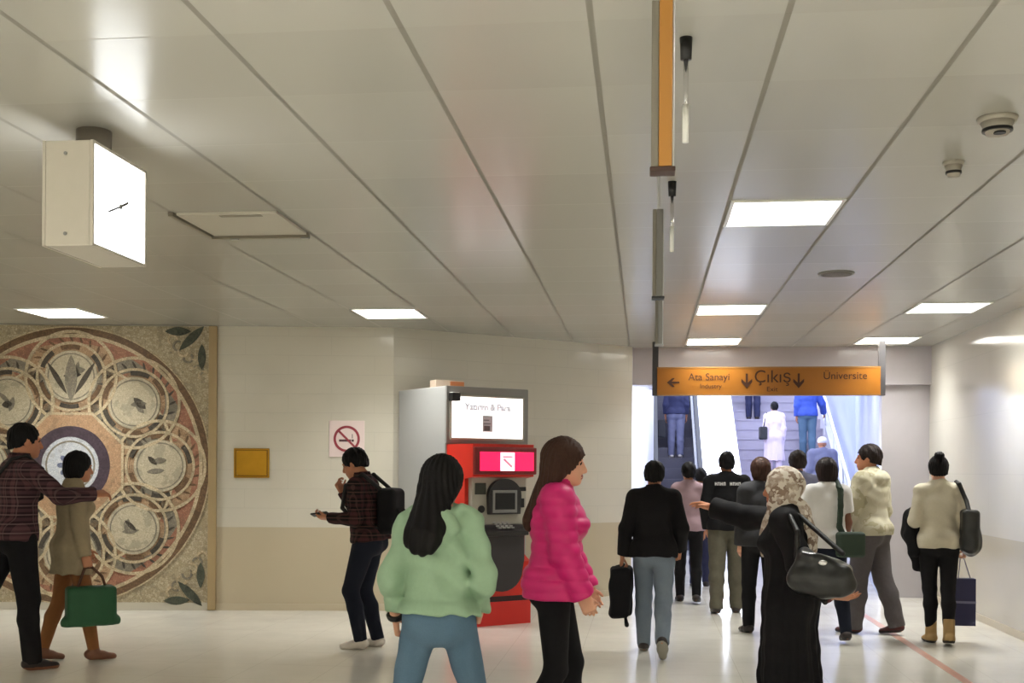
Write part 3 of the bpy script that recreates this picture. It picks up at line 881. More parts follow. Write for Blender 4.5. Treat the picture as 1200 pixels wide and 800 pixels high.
class Field:
    def __init__(s, prims, h, pad=0.03):
        b = [bounds(p) for p in prims]
        lo = np.min([x[0] for x in b], 0) - pad; hi = np.max([x[1] for x in b], 0) + pad
        s.lo, s.h = lo, h
        n = np.ceil((hi - lo) / h).astype(int) + 1
        s.ax = [(lo[i] + h * np.arange(n[i])).astype(np.float32) for i in range(3)]
        s.d = np.full(n, 0.2, np.float32)

    def sub(s, p, pad):
        lo, hi = bounds(p)
        sl = []
        for i in range(3):
            a = int(np.clip((lo[i] - pad - s.lo[i]) / s.h, 0, len(s.ax[i]) - 1)); b = int(np.clip((hi[i] + pad - s.lo[i]) / s.h + 2, 1, len(s.ax[i])))
            if b <= a: return None, None
            sl.append(slice(a, b))
        g = (s.ax[0][sl[0]][:, None, None], s.ax[1][sl[1]][None, :, None], s.ax[2][sl[2]][None, None, :])
        return tuple(sl), g

    def add(s, p, k=0.02):
        sl, g = s.sub(p, 0.05 + k)
        if sl is None: return s
        n = dist(p, *g).astype(np.float32); d = s.d[sl]
        if k <= 0: s.d[sl] = np.minimum(d, n); return s
        h = np.clip(0.5 + 0.5 * (d - n) / k, 0, 1)
        s.d[sl] = d * (1 - h) + n * h - k * h * (1 - h)
        return s

    def adds(s, ps, k=0.02):
        for p in ps: s.add(p, k)
        return s

    def carve(s, p, k=0.01):
        sl, g = s.sub(p, 0.05 + k)
        if sl is None: return s
        n = -dist(p, *g).astype(np.float32); d = s.d[sl]
        h = np.clip(0.5 - 0.5 * (d - n) / k, 0, 1)
        s.d[sl] = d * (1 - h) + n * h + k * h * (1 - h)
        return s

    def merge(s, o, k=0.01):
        """smooth union with another field on the same grid"""
        h = np.clip(0.5 + 0.5 * (s.d - o.d) / k, 0, 1)
        s.d = s.d * (1 - h) + o.d * h - k * h * (1 - h)

    def cut(s, pt, n):
        n = V3(n) / np.linalg.norm(n)
        pl = (s.ax[0][:, None, None] - pt[0]) * n[0] + (s.ax[1][None, :, None] - pt[1]) * n[1] + (s.ax[2][None, None, :] - pt[2]) * n[2]
        s.d = np.maximum(s.d, pl.astype(np.float32)); return s

    def ripple(s, fn):
        I = np.where(np.abs(s.d) < 0.03)
        s.d[I] += fn(s.ax[0][I[0]], s.ax[1][I[1]], s.ax[2][I[2]]).astype(np.float32)
        return s

    def mesh(s, name):
        d = s.d.copy()
        for i in range(3):
            sl = [slice(None)] * 3
            for e in (0, -1): sl[i] = e; d[tuple(sl)] = 0.2
        ins = d < 0
        nx, ny, nz = d.shape
        cnt = np.zeros((nx - 1, ny - 1, nz - 1), np.uint8)
        offs = [(i, j, k) for i in (0, 1) for j in (0, 1) for k in (0, 1)]
        for i, j, k in offs: cnt += ins[i:nx - 1 + i, j:ny - 1 + j, k:nz - 1 + k]
        act = (cnt > 0) & (cnt < 8)
        C = np.argwhere(act)
        cv = np.stack([d[C[:, 0] + i, C[:, 1] + j, C[:, 2] + k] for i, j, k in offs], 1)
        acc = np.zeros((len(C), 3)); num = np.zeros(len(C))
        O = np.array(offs, float)
        for a in range(8):
            for b in range(a + 1, 8):
                if np.abs(O[a] - O[b]).sum() != 1: continue
                m = (cv[:, a] < 0) != (cv[:, b] < 0)
                t = cv[m, a] / (cv[m, a] - cv[m, b])
                acc[m] += O[a] + t[:, None] * (O[b] - O[a]); num[m] += 1
        vs = s.lo + s.h * (C + acc / num[:, None])
        idx = np.full(act.shape, -1, np.int64); idx[act] = np.arange(len(C))
        Q = []
        for ax in range(3):
            u, v = (ax + 1) % 3, (ax + 2) % 3
            A = [slice(1, -1)] * 3; A[ax] = slice(0, d.shape[ax] - 1)
            B = list(A); B[ax] = slice(1, d.shape[ax])
            i0, i1 = ins[tuple(A)], ins[tuple(B)]
            for flip, m in ((False, i0 & ~i1), (True, ~i0 & i1)):
                e = np.argwhere(m)
                if not len(e): continue
                off = np.array([1, 1, 1]); off[ax] = 0
                e = e + off
                def at(du, dv):
                    g = e.copy(); g[:, u] += du; g[:, v] += dv
                    return idx[g[:, 0], g[:, 1], g[:, 2]]
                q = np.stack([at(-1, -1), at(0, -1), at(0, 0), at(-1, 0)], 1)
                Q.append(q[:, ::-1] if flip else q)
        Q = np.concatenate(Q)
        me = bpy.data.meshes.new(name)
        me.vertices.add(len(vs)); me.vertices.foreach_set('co', vs.astype(np.float32).ravel())
        me.loops.add(len(Q) * 4); me.loops.foreach_set('vertex_index', Q.astype(np.int32).ravel())
        me.polygons.add(len(Q)); me.polygons.foreach_set('loop_start', (np.arange(len(Q)) * 4).astype(np.int32))
        me.polygons.foreach_set('use_smooth', np.ones(len(Q), bool))
        me.update(calc_edges=True)
        s.cent = vs[Q].mean(1)
        return me


def fold(amp, seed=0, fz=9.0, fx=7.0):
    r = random.Random(seed); ph = [r.uniform(0, 6) for _ in range(6)]
    def fn(x, y, z):
        a = np.sin(fz * 2 * pi * (z + 0.35 * x) + ph[0] + 2.2 * np.sin(fx * x * 2 + ph[1]))
        b = np.sin(fx * 2 * pi * (x * 0.8 + y) + 5 * z + ph[2] + 1.5 * np.sin(9 * z + ph[3]))
        c = np.sin(31 * x + 23 * y + 17 * z + ph[4])
        return -amp * (0.45 * a * np.maximum(0, np.sin(3.1 * z + 4 * x + ph[5])) + 0.35 * b + 0.2 * c)
    return fn


def drape(amp, n=11, seed=0):
    """long vertical folds"""
    r = random.Random(seed); p = r.uniform(0, 6)
    def fn(x, y, z):
        a = np.arctan2(y, x)
        return -amp * (0.7 * np.sin(n * a + p + 0.8 * np.sin(3 * z)) + 0.3 * np.sin((n * 2 + 1) * a + p)) * np.clip(1.4 - z, 0.2, 1)
    return fn


def soft(name, fld, m, parent=None):
    me = fld.mesh(name)
    for k in (m if isinstance(m, (list, tuple)) else [m]): me.materials.append(k)
    return link(name, me, parent)


# ------------------------------------------------------------------ people
def hand_prims(w, d, n, side, s, curl=0.5, grip=False, spread=0.0):
    """w wrist, d along the hand, n out of the palm, side +1 where the thumb sits (along n x d times side)"""
    d = d / np.linalg.norm(d); n = n - d * (n @ d); n = n / np.linalg.norm(n)
    t = np.cross(n, d) * side
    P = []
    R = np.stack([t, d, n], 1)
    P.append(('p', rbox(w + d * 0.052 * s, (0.030 * s, 0.036 * s, 0.004 * s), 0.0105 * s, R)))
    P.append(('p', cone(w - d * 0.02 * s, w + d * 0.03 * s, 0.025 * s, 0.026 * s, n, 0.62)))
    P.append(('p', ell(w + d * 0.035 * s + t * 0.022 * s + n * 0.008 * s, (0.017 * s, 0.03 * s, 0.015 * s), R)))
    for i, (off, L) in enumerate(((0.029, 0.072), (0.0105, 0.081), (-0.009, 0.075), (-0.0275, 0.060))):
        b = w + d * (0.088 - 0.004 * abs(i - 1)) * s + t * off * s
        dd = d + t * off * (1.5 + 8 * spread)
        dd = dd / np.linalg.norm(dd)
        ang = 0.0; p = b
        for k, (fr, r0, r1) in enumerate(((0.45, 0.0088, 0.0082), (0.30, 0.0082, 0.0076), (0.25, 0.0076, 0.0066))):
            ang += (curl * (0.75, 0.9, 0.6)[k]) * (1.0 + 0.08 * i)
            e = dd * cos(ang) + n * sin(ang)
            q = p + e * L * fr * s
            P.append(('f', cone(p, q, r0 * s, r1 * s))); p = q
    b = w + d * 0.028 * s + t * 0.026 * s + n * 0.006 * s
    a = 0.75 if not grip else 0.45
    d1 = d * cos(a) + t * sin(a) * 0.85 + n * (0.25 + 0.5 * curl); d1 /= np.linalg.norm(d1)
    m_ = b + d1 * 0.040 * s
    d2 = d1 + d * 0.35 - t * 0.2 + n * 0.2 * curl; d2 /= np.linalg.norm(d2)
    P.append(('f', cone(b, m_, 0.0125 * s, 0.0105 * s))); P.append(('f', cone(m_, m_ + d2 * 0.030 * s, 0.0105 * s, 0.0080 * s)))
    return P


PPL = {}


def person(key, label, loc, yaw, height=1.70, vox=0.0075, female=False, skin=1, build=1.0,
           lean=0, twist=0, head=(0, 0), legs=None, arms=None, top=None, bottom=None, shoes=None, hair=None, group=None, z=0.0, extra=None):
    s = height / 1.70
    fem = 1.0 if female else 0.0
    legs = legs or {}; arms = arms or {}
    hipz = 0.0
    SX = (0.170 - 0.022 * fem) * build
    HX = 0.088 + 0.004 * fem
    # legs first, hips at 0
    J = {}
    low = []
    for sd, sx in (('l', -1), ('r', 1)):
        q = dict(a=0, k=4, sp=0, fp=0, out=8); q.update(legs.get(sd, {}))
        hip = V3(sx * HX, 0, 0)
        ln, sh = radians(q['sp']) * sx, 0.42
        a, k = radians(q['a']), radians(q['k'])
        kn = hip + 0.42 * V3(sin(ln), sin(a) * cos(ln), -cos(a) * cos(ln))
        an = kn + 0.405 * V3(sin(ln * 0.6), sin(a - k) * cos(ln), -cos(a - k) * cos(ln))
        o = radians(q['out']) * sx; fp = radians(q['fp'])
        fw = V3(sin(o) * cos(fp), cos(o) * cos(fp), -sin(fp)); dn = V3(-sin(o) * sin(fp), -cos(o) * sin(fp), -cos(fp))
        J[sd] = dict(hip=hip, kn=kn, an=an, fw=fw, dn=dn)
        low += [(an + dn * 0.085 + fw * 0.17)[2], (an + dn * 0.085 - fw * 0.06)[2]]
    up = -min(low)
    for sd in 'lr':
        for n_ in ('hip', 'kn', 'an'): J[sd][n_] = (J[sd][n_] + V3(0, 0, up)) * s
    H0 = up * s                                            # hip height
    dz = H0 - 0.91 * s
    RU = rotm(twist, lean)
    piv = V3(0, 0, H0 + 0.03 * s)

    def ub(x, y, zz):
        p = V3(x, y, zz) * s + V3(0, 0, dz)
        return RU @ (p - piv) + piv
    fwd = RU @ V3(0, 1, 0); rgt = RU @ V3(1, 0, 0); upv = RU @ V3(0, 0, 1)
    nk = ub(0, 0.012, 1.475)
    RH = rotm(head[0], head[1]) @ rotm(0, lean * 0.35)
    hc = nk + RH @ V3(0, 0.012, 0.112) * s

    def hp(x, y, zz): return hc + RH @ (V3(x, y, zz) * s)
    # arms
    for sd, sx in (('l', -1), ('r', 1)):
        q = dict(u=(0.13, -0.05, -1), f=(0.03, 0.22, -1), palm=(-1, 0.1, 0), curl=0.45, grip=False); q.update(arms.get(sd, {}))
        shd = ub(sx * SX, -0.005, 1.392)
        fx = lambda v: RU @ (V3(v[0] * sx, v[1], v[2]) / np.linalg.norm(v))
        el = shd + fx(q['u']) * 0.285 * s
        wr = el + fx(q['f']) * 0.245 * s
        J[sd].update(sh=shd, el=el, wr=wr, hd=fx(q.get('h', q['f'])), pn=fx(q['palm']), curl=q['curl'], grip=q['grip'])
        J[sd]['grab'] = wr + J[sd]['hd'] * 0.085 * s + J[sd]['pn'] * 0.02 * s
    # ---- body: one continuous surface
    T = [ell(ub(0, 0, 0.955), V3(0.150 + .012 * fem, 0.108, 0.12) * s, RU), ell(ub(0, 0.006, 1.09), V3(0.130 - .012 * fem, 0.098, 0.15) * s, RU),
         ell(ub(0, 0.002, 1.27), V3(0.152 - .014 * fem, 0.108, 0.17) * s, RU), cone(ub(-SX, -.005, 1.385), ub(SX, -.005, 1.385), 0.056 * s, 0.056 * s),
         cone(ub(-0.09, -.02, 1.41), ub(0, -.01, 1.46), 0.045 * s, 0.05 * s), cone(ub(0.09, -.02, 1.41), ub(0, -.01, 1.46), 0.045 * s, 0.05 * s),
         cone(ub(-0.075, -.05, .93), ub(-0.08, -.045, .9), 0.085 * s, 0.085 * s), cone(ub(0.075, -.05, .93), ub(0.08, -.045, .9), 0.085 * s, 0.085 * s)]
    if female: T += [ell(ub(x, 0.085, 1.26), V3(0.062, 0.055, 0.062) * s, RU) for x in (-0.07, 0.07)]
    L = []
    for sd in 'lr':
        j = J[sd]
        cm = j['kn'] * 0.66 + j['an'] * 0.34 - V3(0, 0.012 * s, 0)
        L += [cone(j['hip'], j['kn'], 0.086 * s, 0.056 * s), cone(j['kn'], cm, 0.054 * s, 0.056 * s), cone(cm, j['an'], 0.055 * s, 0.036 * s),
              cone(j['an'] + j['dn'] * .045 * s - j['fw'] * .035 * s, j['an'] + j['dn'] * .058 * s + j['fw'] * .12 * s, 0.036 * s, 0.026 * s),
              cone(j['sh'], j['el'], 0.050 * s, 0.038 * s), cone(j['el'], j['wr'], 0.039 * s, 0.026 * s)]
    N = [cone(ub(0, -.012, 1.41), hp(0, -0.02, -0.07), 0.056 * s, 0.052 * s)]
    Hd = [ell(hp(0, -.014, .024), V3(.075, .094, .090) * s, RH), ell(hp(0, .030, -.040), V3(.060, .064, .074) * s, RH), ell(hp(0, .064, -.092), V3(.030, .028, .022) * s, RH)]
    feats = [cone(hp(0, .088, .012), hp(0, .108, -.030), .0085 * s, .0125 * s), ell(hp(0, .100, -.036), V3(.016, .012, .009) * s, RH), ell(hp(-.031, .080, .026), V3(.022, .012, .008) * s, RH), ell(hp(.031, .080, .026), V3(.022, .012, .008) * s, RH),
             ell(hp(0, .090, -.060), V3(.023, .010, .0055) * s, RH), ell(hp(0, .088, -.071), V3(.020, .010, .006) * s, RH)]
    ears = [ell(hp(x, -.008, -.012), V3(.009, .019, .031) * s, RH) for x in (-.073, .073)]
    eyes = [ell(hp(x, .076, .008), V3(.0125, .0125, .0105) * s, RH) for x in (-.031, .031)]
    hands = [(sd, hand_prims(J[sd]['wr'], J[sd]['hd'], J[sd]['pn'], 1 if sd == 'l' else -1, s * (0.94 if female else 1.0), J[sd]['curl'], J[sd]['grip'])) for sd in 'lr']
    allp = T + L + N + Hd + feats + ears + [p for _, hh in hands for _, p in hh]
    f = Field(allp, vox)
    f.adds(T, 0.05 * s); f.adds(L, 0.022 * s); f.adds(N, 0.025 * s)
    f.adds(Hd, 0.022 * s)
    for x in (-.031, .031): f.carve(ell(hp(x, .092, .008), V3(.017, .014, .011) * s, RH), 0.010 * s)
    f.adds(eyes, 0.003); f.adds(feats, 0.010 * s); f.adds(ears, 0.008 * s)
    for sd, hh in hands:
        g = Field.__new__(Field); g.lo, g.h, g.ax = f.lo, f.h, f.ax; g.d = np.full(f.d.shape, 0.2, np.float32)
        for kk, p in hh: g.add(p, 0.010 * s if kk == 'p' else 0.0015)
        f.merge(g, 0.006)
    me = f.mesh('person')
    for k in (M_skin[skin], M_eye, M_lip): me.materials.append(k)
    mi = np.zeros(len(f.cent), np.int32)
    for p, k in [(e, 1) for e in eyes] + [(q, 2) for q in feats[4:]]:
        if k == 1: p = dict(p, r=p['r'] * 0.75, c=p['c'] + RH @ V3(0, .006, 0) * s)
        mi[dist(p, f.cent[:, 0], f.cent[:, 1], f.cent[:, 2]) < 0.0022] = k
    me.polygons.foreach_set('material_index', mi)
    o = link('person', me)
    o.location = loc + (z,) if len(loc) == 2 else loc
    o.rotation_euler = (0, 0, radians(yaw))
    tag(o, label, 'person', group)
    # ---- trousers
    hv = max(vox, 0.0085)
    if bottom:
        i_ = bottom.get('fit', 0.014)
        P = [ell(ub(0, 0, 0.955), V3(0.150 + .012 * fem + i_, 0.108 + i_, 0.138 + i_) * s, RU), ell(ub(0, -.02, .875), V3(.10, .085, .075) * s, RU), cone(ub(-0.075, -.05, .93), ub(-0.08, -.045, .9), (0.085 + i_ * .7) * s, (0.085 + i_ * .7) * s), cone(ub(0.075, -.05, .93), ub(0.08, -.045, .9), (0.085 + i_ * .7) * s, (0.085 + i_ * .7) * s)]
        Q = []
        for sd in 'lr':
            j = J[sd]
            end = j['an'] + (j['an'] - j['kn']) * bottom.get('len', 0.07)
            cm = j['kn'] * 0.66 + j['an'] * 0.34 - V3(0, 0.012 * s, 0)
            Q += [cone(j['hip'], j['kn'], (0.088 + i_) * s, (0.058 + i_) * s), cone(j['kn'], cm, (0.056 + i_) * s, (0.056 + i_) * s), cone(cm, end, (0.056 + i_) * s, (0.041 + i_ * 1.15) * s, capb=True)]
        f = Field(P + Q, hv).adds(P, .055).adds(Q, .02)
        f.cut(ub(0, 0, 1.035), upv)
        f.ripple(fold(bottom.get('fold', 0.006), len(PPL), 7, 6))
        soft(bottom.get('name', 'trousers'), f, bottom['m'], o)
    # ---- shoes
    if shoes:
        for sd in 'lr':
            j = J[sd]; an, fw, dn = j['an'], j['fw'], j['dn']
            b_ = shoes.get('bulk', 0.0)
            P = [cone(an + dn * .040 * s - fw * .032 * s, an + dn * .056 * s + fw * .060 * s, (.044 + b_) * s, (.046 + b_) * s, dn, .9), cone(an + dn * .056 * s + fw * .060 * s, an + dn * .066 * s + fw * .145 * s, (.046 + b_) * s, (.036 + b_) * s, dn, .75)]
            C_ = [cone(an + dn * .05 * s, an - dn * shoes.get('high', 0.01) * s, (.047 + b_) * s, (.046 + b_) * s, capb=True)]
            side = np.cross(fw, dn)
            f = Field(P + C_, 0.006).adds(P, .02).adds(C_, .015)
            f.cut(an + dn * 0.085 * s, dn)
            me = f.mesh('shoe')
            me.materials.append(shoes['m']); me.materials.append(shoes.get('sole', M_dark))
            k = ((f.cent - an) @ dn) > 0.062 * s
            me.polygons.foreach_set('material_index', k.astype(np.int32))
            link('shoe', me, o)
    # ---- upper garment
    if top:
        i_ = top.get('fit', 0.016); hem = top.get('hem', 0.88); hw = top.get('hemw', 0.168)
        w0 = 0.150 - .012 * fem
        P = [ell(ub(0, 0.002, 1.27), V3(0.158 - .012 * fem + i_, 0.112 + i_, 0.175) * s, RU),
             cone(ub(0, 0, 1.25), ub(0, 0.004, 1.07), (w0 + i_) * s, (0.142 - .006 * fem + i_) * s, fwd, .72), cone(ub(0, 0.004, 1.07), ub(0, -.005, hem - .03), (0.142 - .006 * fem + i_) * s, (hw + i_) * s, fwd, .76),
             cone(ub(-SX, -.005, 1.385), ub(SX, -.005, 1.385), (0.052 + i_) * s, (0.052 + i_) * s),
             cone(ub(-0.10, -.02, 1.405), ub(0, -.012, 1.445), (0.05 + i_ * .6) * s, (0.056 + i_ * .5) * s), cone(ub(0.10, -.02, 1.405), ub(0, -.012, 1.445), (0.05 + i_ * .6) * s, (0.056 + i_ * .5) * s)]
        bi = max(i_, (bottom or {}).get('fit', 0.0) + 0.012)
        P += [ell(ub(0, 0, 0.955), V3(0.150 + .012 * fem + bi, 0.108 + bi, 0.13) * s, RU), cone(ub(-0.075, -.05, .93), ub(-0.08, -.045, .9), (0.087 + bi * .8) * s, (0.087 + bi * .8) * s), cone(ub(0.075, -.05, .93), ub(0.08, -.045, .9), (0.087 + bi * .8) * s, (0.087 + bi * .8) * s), cone(ub(-.08, -.045, .95), ub(.08, -.045, .95), (0.085 + bi * .8) * s, (0.085 + bi * .8) * s)]
        if hem < 0.87:
            for sd in 'lr':
                j = J[sd]; e = j['hip'] * (1 - min(1, (0.91 - hem) / 0.42 + .12)) + j['kn'] * min(1, (0.91 - hem) / 0.42 + .12)
                P.append(cone(j['hip'], e, (0.090 + bi) * s, (0.078 + bi) * s))
        if female: P += [ell(ub(x, 0.085, 1.26), V3(0.062 + i_, 0.055 + i_, 0.066) * s, RU) for x in (-0.07, 0.07)]
        Q = []
        for sd in 'lr':
            j = J[sd]
            if top.get('short'):
                e = j['sh'] * 0.35 + j['el'] * 0.65
                Q += [cone(j['sh'], e, (0.058 + i_) * s, (0.054 + i_) * s, capb=True)]
            else:
                w = j['wr'] + (j['wr'] - j['el']) * 0.02
                Q += [cone(j['sh'], j['el'], (0.050 + i_) * s, (0.041 + i_) * s), cone(j['el'], w, (0.041 + i_) * s, (0.030 + i_ * top.get('cuff', .9)) * s, capb=True)]
        X_ = top['extra'](ub, s, RU, fwd) if top.get('extra') else []
        f = Field(P + Q + X_, hv).adds(P, .04).adds(Q, .02).adds(X_, .018)
        f.cut(ub(0, 0, hem), -upv)
        f.carve(cone(ub(0, 0.012, 1.535), ub(0, .04, 1.64), .066 * s, .09 * s), .006)
        if top.get('puff'):
            pz = top['puff']
            f.ripple(lambda x, y, zz: -0.010 * (np.abs(np.sin(pi * (zz - 0.5) / pz)) ** 0.6 - .6) * (zz < 1.42 * s))
        f.ripple(fold(top.get('fold', 0.007), len(PPL) + 3))
        if top.get('rib'):
            f.ripple(lambda x, y, zz: 0.006 * np.exp(-((zz - top['rib'] * s - dz) / .010) ** 2))
        if top.get('drape'): f.ripple(drape(top['drape'], 11, len(PPL)))
        tp = soft(top.get('name', 'shirt'), f, top['m'], o)
        if top.get('collar'):
            r = []
            f = Field([ell(ub(0, 0.0, 1.475), V3(.085, .085, .05) * s, RU)], hv)
            f.add(cone(ub(0, -.012, 1.43), ub(0, 0.0, 1.505), .080 * s, .072 * s), 0)
            f.carve(cone(ub(0, -.005, 1.47), ub(0, 0.02, 1.6), .058 * s, .066 * s), .004)
            f.cut(ub(0, 0, 1.505), upv)
            soft('collar', f, top['collar'], tp)
    # ---- hair or scarf
    if hair:
        st = hair['style']; r = hair.get('r', 0.013) * (.75 if hair['style'] == 'short' else 1)
        P = [ell(hp(0, -.020, .030), V3(.077 + r, .096 + r, .092 + r) * s, RH), ell(hp(0, -.055, -.03), V3(.060 + r, .050 + r, .075) * s, RH)]
        E_ = []
        bk = hair.get('back', .115)
        if st == 'bob': E_ = [ell(hp(0, -.035, -.045), V3(.088, .075, .07) * s, RH)]
        if st == 'long':
            E_ = [cone(hp(0, -.055, .0), ub(hair.get('side', 0), -bk, hair.get('to', 1.28)), .088 * s, hair.get('w', .075) * s, fwd, .62)]
            if not hair.get('side'): E_ += [cone(hp(x * .74, -.02, .0), ub(x, -.04 - (bk - .115), hair.get('to', 1.28) + .06), .035 * s, .035 * s) for x in (-.095, .095)]
        if st == 'bun': E_ = [ell(hp(0, -.078, .122), V3(.046, .044, .042) * s, RH), ell(hp(0, -.02, .045), V3(.082, .1, .09) * s, RH)]
        if st == 'tail': E_ = [cone(hp(0, -.11, .03), ub(0, -.12, 1.40), .035 * s, .022 * s)]
        f = Field(P + E_, max(vox, .007)).adds(P, .03).adds(E_, .008 if st == 'bun' else .03)
        f.carve(ell(hp(0, .085, -.045), V3(.066, .075, .095) * s, RH), .012)
        f.carve(ell(hp(0, .06, -.13), V3(.075, .10, .07) * s, RH), .012)
        if st in ('short', 'bun'): f.cut(hp(0, -.10, -.064), RH @ V3(0, .36, -1)); [f.carve(ell(hp(x, .020, -.040), V3(.026, .042, .062) * s, RH), .01) for x in (-.09, .09)]
        def strands(x, y, zz):
            a = np.arctan2(x - hc[0], -(y - hc[1]) + .02)
            return -0.0035 * np.sin(34 * a + 3 * np.sin(14 * zz)) - 0.003 * np.sin(60 * zz + 9 * a) * (1 if st == 'short' else .3)
        f.ripple(strands)
        soft('hair', f, hair['m'], o)
    PPL[key] = dict(o=o, J=J, ub=ub, hp=hp, s=s, RU=RU, RH=RH, fwd=fwd, rgt=rgt, M=Matrix.Translation(o.location) @ Matrix.Rotation(radians(yaw), 4, 'Z'))
    return PPL[key]


def W_(p, v): return np.array(p['M'] @ Vector(v))


def held(name, label, cat, p, at, parts, group=None, rotz=None, rel=True):
    """a thing carried by person p, built in the person's own axes: parts = [(name, field, material)]"""
    t = thing(name, label, cat, tuple(p['o'].location), p['o'].rotation_euler[2], group)
    for nm, f, m in parts: soft(nm, f, m, t)
    return t


K_black = mat('cloth_black', (20, 19, 22), 0.85, spec=0.25, noise=.3, nscale=30)
K_black2 = mat('cloth_black_wool', (26, 24, 26), 0.9, spec=0.2, noise=.25, nscale=60)
K_navy = mat('cloth_navy', (34, 38, 72), 0.8, noise=.2)
K_char = mat('cloth_charcoal', (46, 46, 50), 0.85, noise=.2)
K_grey = mat('trouser_grey', (88, 82, 84), 0.85, noise=.15, nscale=40)
K_olive = mat('trouser_olive', (84, 80, 66), 0.85, noise=.2, nscale=30)
K_mint = mat('hoodie_mint', (150, 178, 150), 0.9, spec=.2, noise=.06, nscale=50)
K_pink = mat('puffer_pink', (206, 22, 112), 0.5, noise=.08, nscale=20)
K_cream = mat('sweater_cream', (206, 198, 178), 0.9, spec=.2, noise=.07, nscale=60)
K_white = mat('tee_white', (224, 222, 222), 0.9, spec=.2, noise=.04, nscale=30)
K_beige = mat('tunic_beige', (158, 144, 118), 0.9, spec=.2, noise=.1, nscale=40)
K_tan = mat('leggings_tan', (140, 88, 44), 0.8, noise=.12, nscale=20)
K_lilac = mat('shirt_lilac', (168, 142, 152), 0.85, noise=.1)
K_ltpink = mat('dress_pale_pink', (222, 206, 220), 0.85, noise=.05)
K_blue = mat('shirt_blue', (58, 84, 176), 0.8, noise=.15)
K_blgrey = mat('shirt_blue_grey', (110, 112, 138), 0.85, noise=.12)
D_blue = denim_mat('denim_blue', (76, 104, 130), (104, 130, 150))
D_pale = denim_mat('denim_pale', (108, 120, 136), (136, 147, 160))
D_dark = denim_mat('denim_dark', (22, 26, 38), (32, 36, 50))
P_maroon = plaid_mat('plaid_maroon', (46, 30, 36), (92, 62, 66), (120, 96, 96), 0.065)
P_dark = plaid_mat('plaid_dark', (28, 22, 24), (74, 40, 42), (92, 66, 60), 0.07)
B_camo = blotch_mat('shirt_olive_cream', (190, 184, 160), (172, 165, 138), (204, 199, 180), 9)
B_scarf = blotch_mat('headscarf_pattern', (214, 206, 196), (140, 120, 106), (180, 164, 150), 30)
H_black = mat('hair_black', (12, 9, 10), 0.6, spec=.22, noise=.3, nscale=60)
H_brown = mat('hair_brown', (62, 40, 31), 0.6, spec=.22, noise=.3, nscale=60)
H_dkbrown = mat('hair_dark_brown', (34, 24, 22), 0.6, spec=.22, noise=.3, nscale=60)
S_white = mat('shoe_white', (206, 198, 190), 0.6)
S_tan = mat('boot_tan', (170, 140, 92), 0.7, noise=.1)
S_brown = mat('shoe_brown', (120, 76, 54), 0.6)
S_dark = mat('shoe_dark', (44, 36, 36), 0.6)
S_red = mat('shoe_dark_red', (84, 36, 36), 0.6)
S_grey = mat('sole_grey', (150, 146, 136), 0.7)
L_black = mat('leather_black', (26, 27, 28), 0.3, spec=.6, noise=.2, nscale=14, bump=.2)
L_strap = mat('strap_black', (24, 22, 24), 0.6)
G_bag = mat('bag_green', (30, 84, 52), 0.6, noise=.12, nscale=12)

# man in plaid and woman in beige, walking together past the mosaic
p1 = person('p1', 'person in maroon plaid shirt and black trousers, arm around companion', (-4.57, 8.10), -42, 1.80, .0075, skin=1, lean=3, head=(-8, 4),
            legs=dict(r=dict(a=8, k=4, out=4), l=dict(a=-26, k=16, fp=24)),
            arms=dict(r=dict(u=(0.45, .66, -.62), f=(-.12, .95, .10), palm=(-.4, 0, -1), curl=.5), l=dict(u=(.2, -.1, -1), f=(.0, .3, -1))),
            top=dict(m=P_maroon, hem=.90, fit=.02, collar=P_maroon), bottom=dict(m=K_black, fit=.018, len=.1), shoes=dict(m=S_dark, sole=S_brown), hair=dict(style='short', m=H_black, r=.011))
u = p1['ub']
f = Field([rbox(u(-.24, -.10, .93), V3(.07, .13, .11), .03)], .009)
pp = [rbox(u(-.24, -.06, .93), V3(.035, .11, .10), .03)]
f.adds(pp, 0); f.ripple(fold(.004, 3))
sp = tube([u(-.24, -.10, 1.04), u(-.16, -.155, 1.16), u(0.02, -.165, 1.32), u(.115, -.10, 1.455), u(.125, 0.0, 1.485), u(.10, .12, 1.40), u(-.05, .18, 1.2), u(-.22, .05, 1.05)], .013)
g = Field(sp, .007).adds(sp, .006)
held('shoulder_bag', 'black crossbody bag with strap across the plaid shirt', 'bag', p1, None, [('bag_body', f, L_black), ('strap', g, L_strap)])

p2 = person('p2', 'person with black hair in beige tunic and tan leggings by the mosaic', (-4.37, 8.55), -52, 1.60, .0075, female=True, skin=1, lean=2, head=(6, 6),
            legs=dict(r=dict(a=14, k=6, out=4), l=dict(a=-10, k=8, fp=6)),
            arms=dict(r=dict(u=(.2, .05, -1), f=(.05, .25, -1), curl=1.1, grip=True), l=dict(u=(.15, .1, -1), f=(-.1, .6, -1))),
            top=dict(m=K_beige, hem=.72, fit=.02, hemw=.19, name='tunic', drape=.005), bottom=dict(m=K_tan, fit=.004, name='leggings', len=0.02, fold=.002), shoes=dict(m=S_brown, sole=S_brown), hair=dict(style='bob', m=H_black, r=.016))
g_ = p2['J']['r']['grab']
bx = g_ + V3(.02, .02, -.30)
bp = [rbox(bx, V3(.045, .15, .12), .03), cone(bx + V3(0, -.17, -.12), bx + V3(0, .17, -.12), .05, .05)]
f = Field(bp, .008).adds(bp, .03); f.cut(bx + V3(0, 0, -.15), V3(0, 0, -1)); f.ripple(fold(.004, 8))
sp = tube([bx + V3(.0, -.10, .13), bx + V3(0, -.07, .22), g_ + V3(0, -.02, -.01), g_ + V3(0, .03, -.01), bx + V3(0, .08, .22), bx + V3(0, .11, .13)], .011)
g = Field(sp, .006).adds(sp, .004)
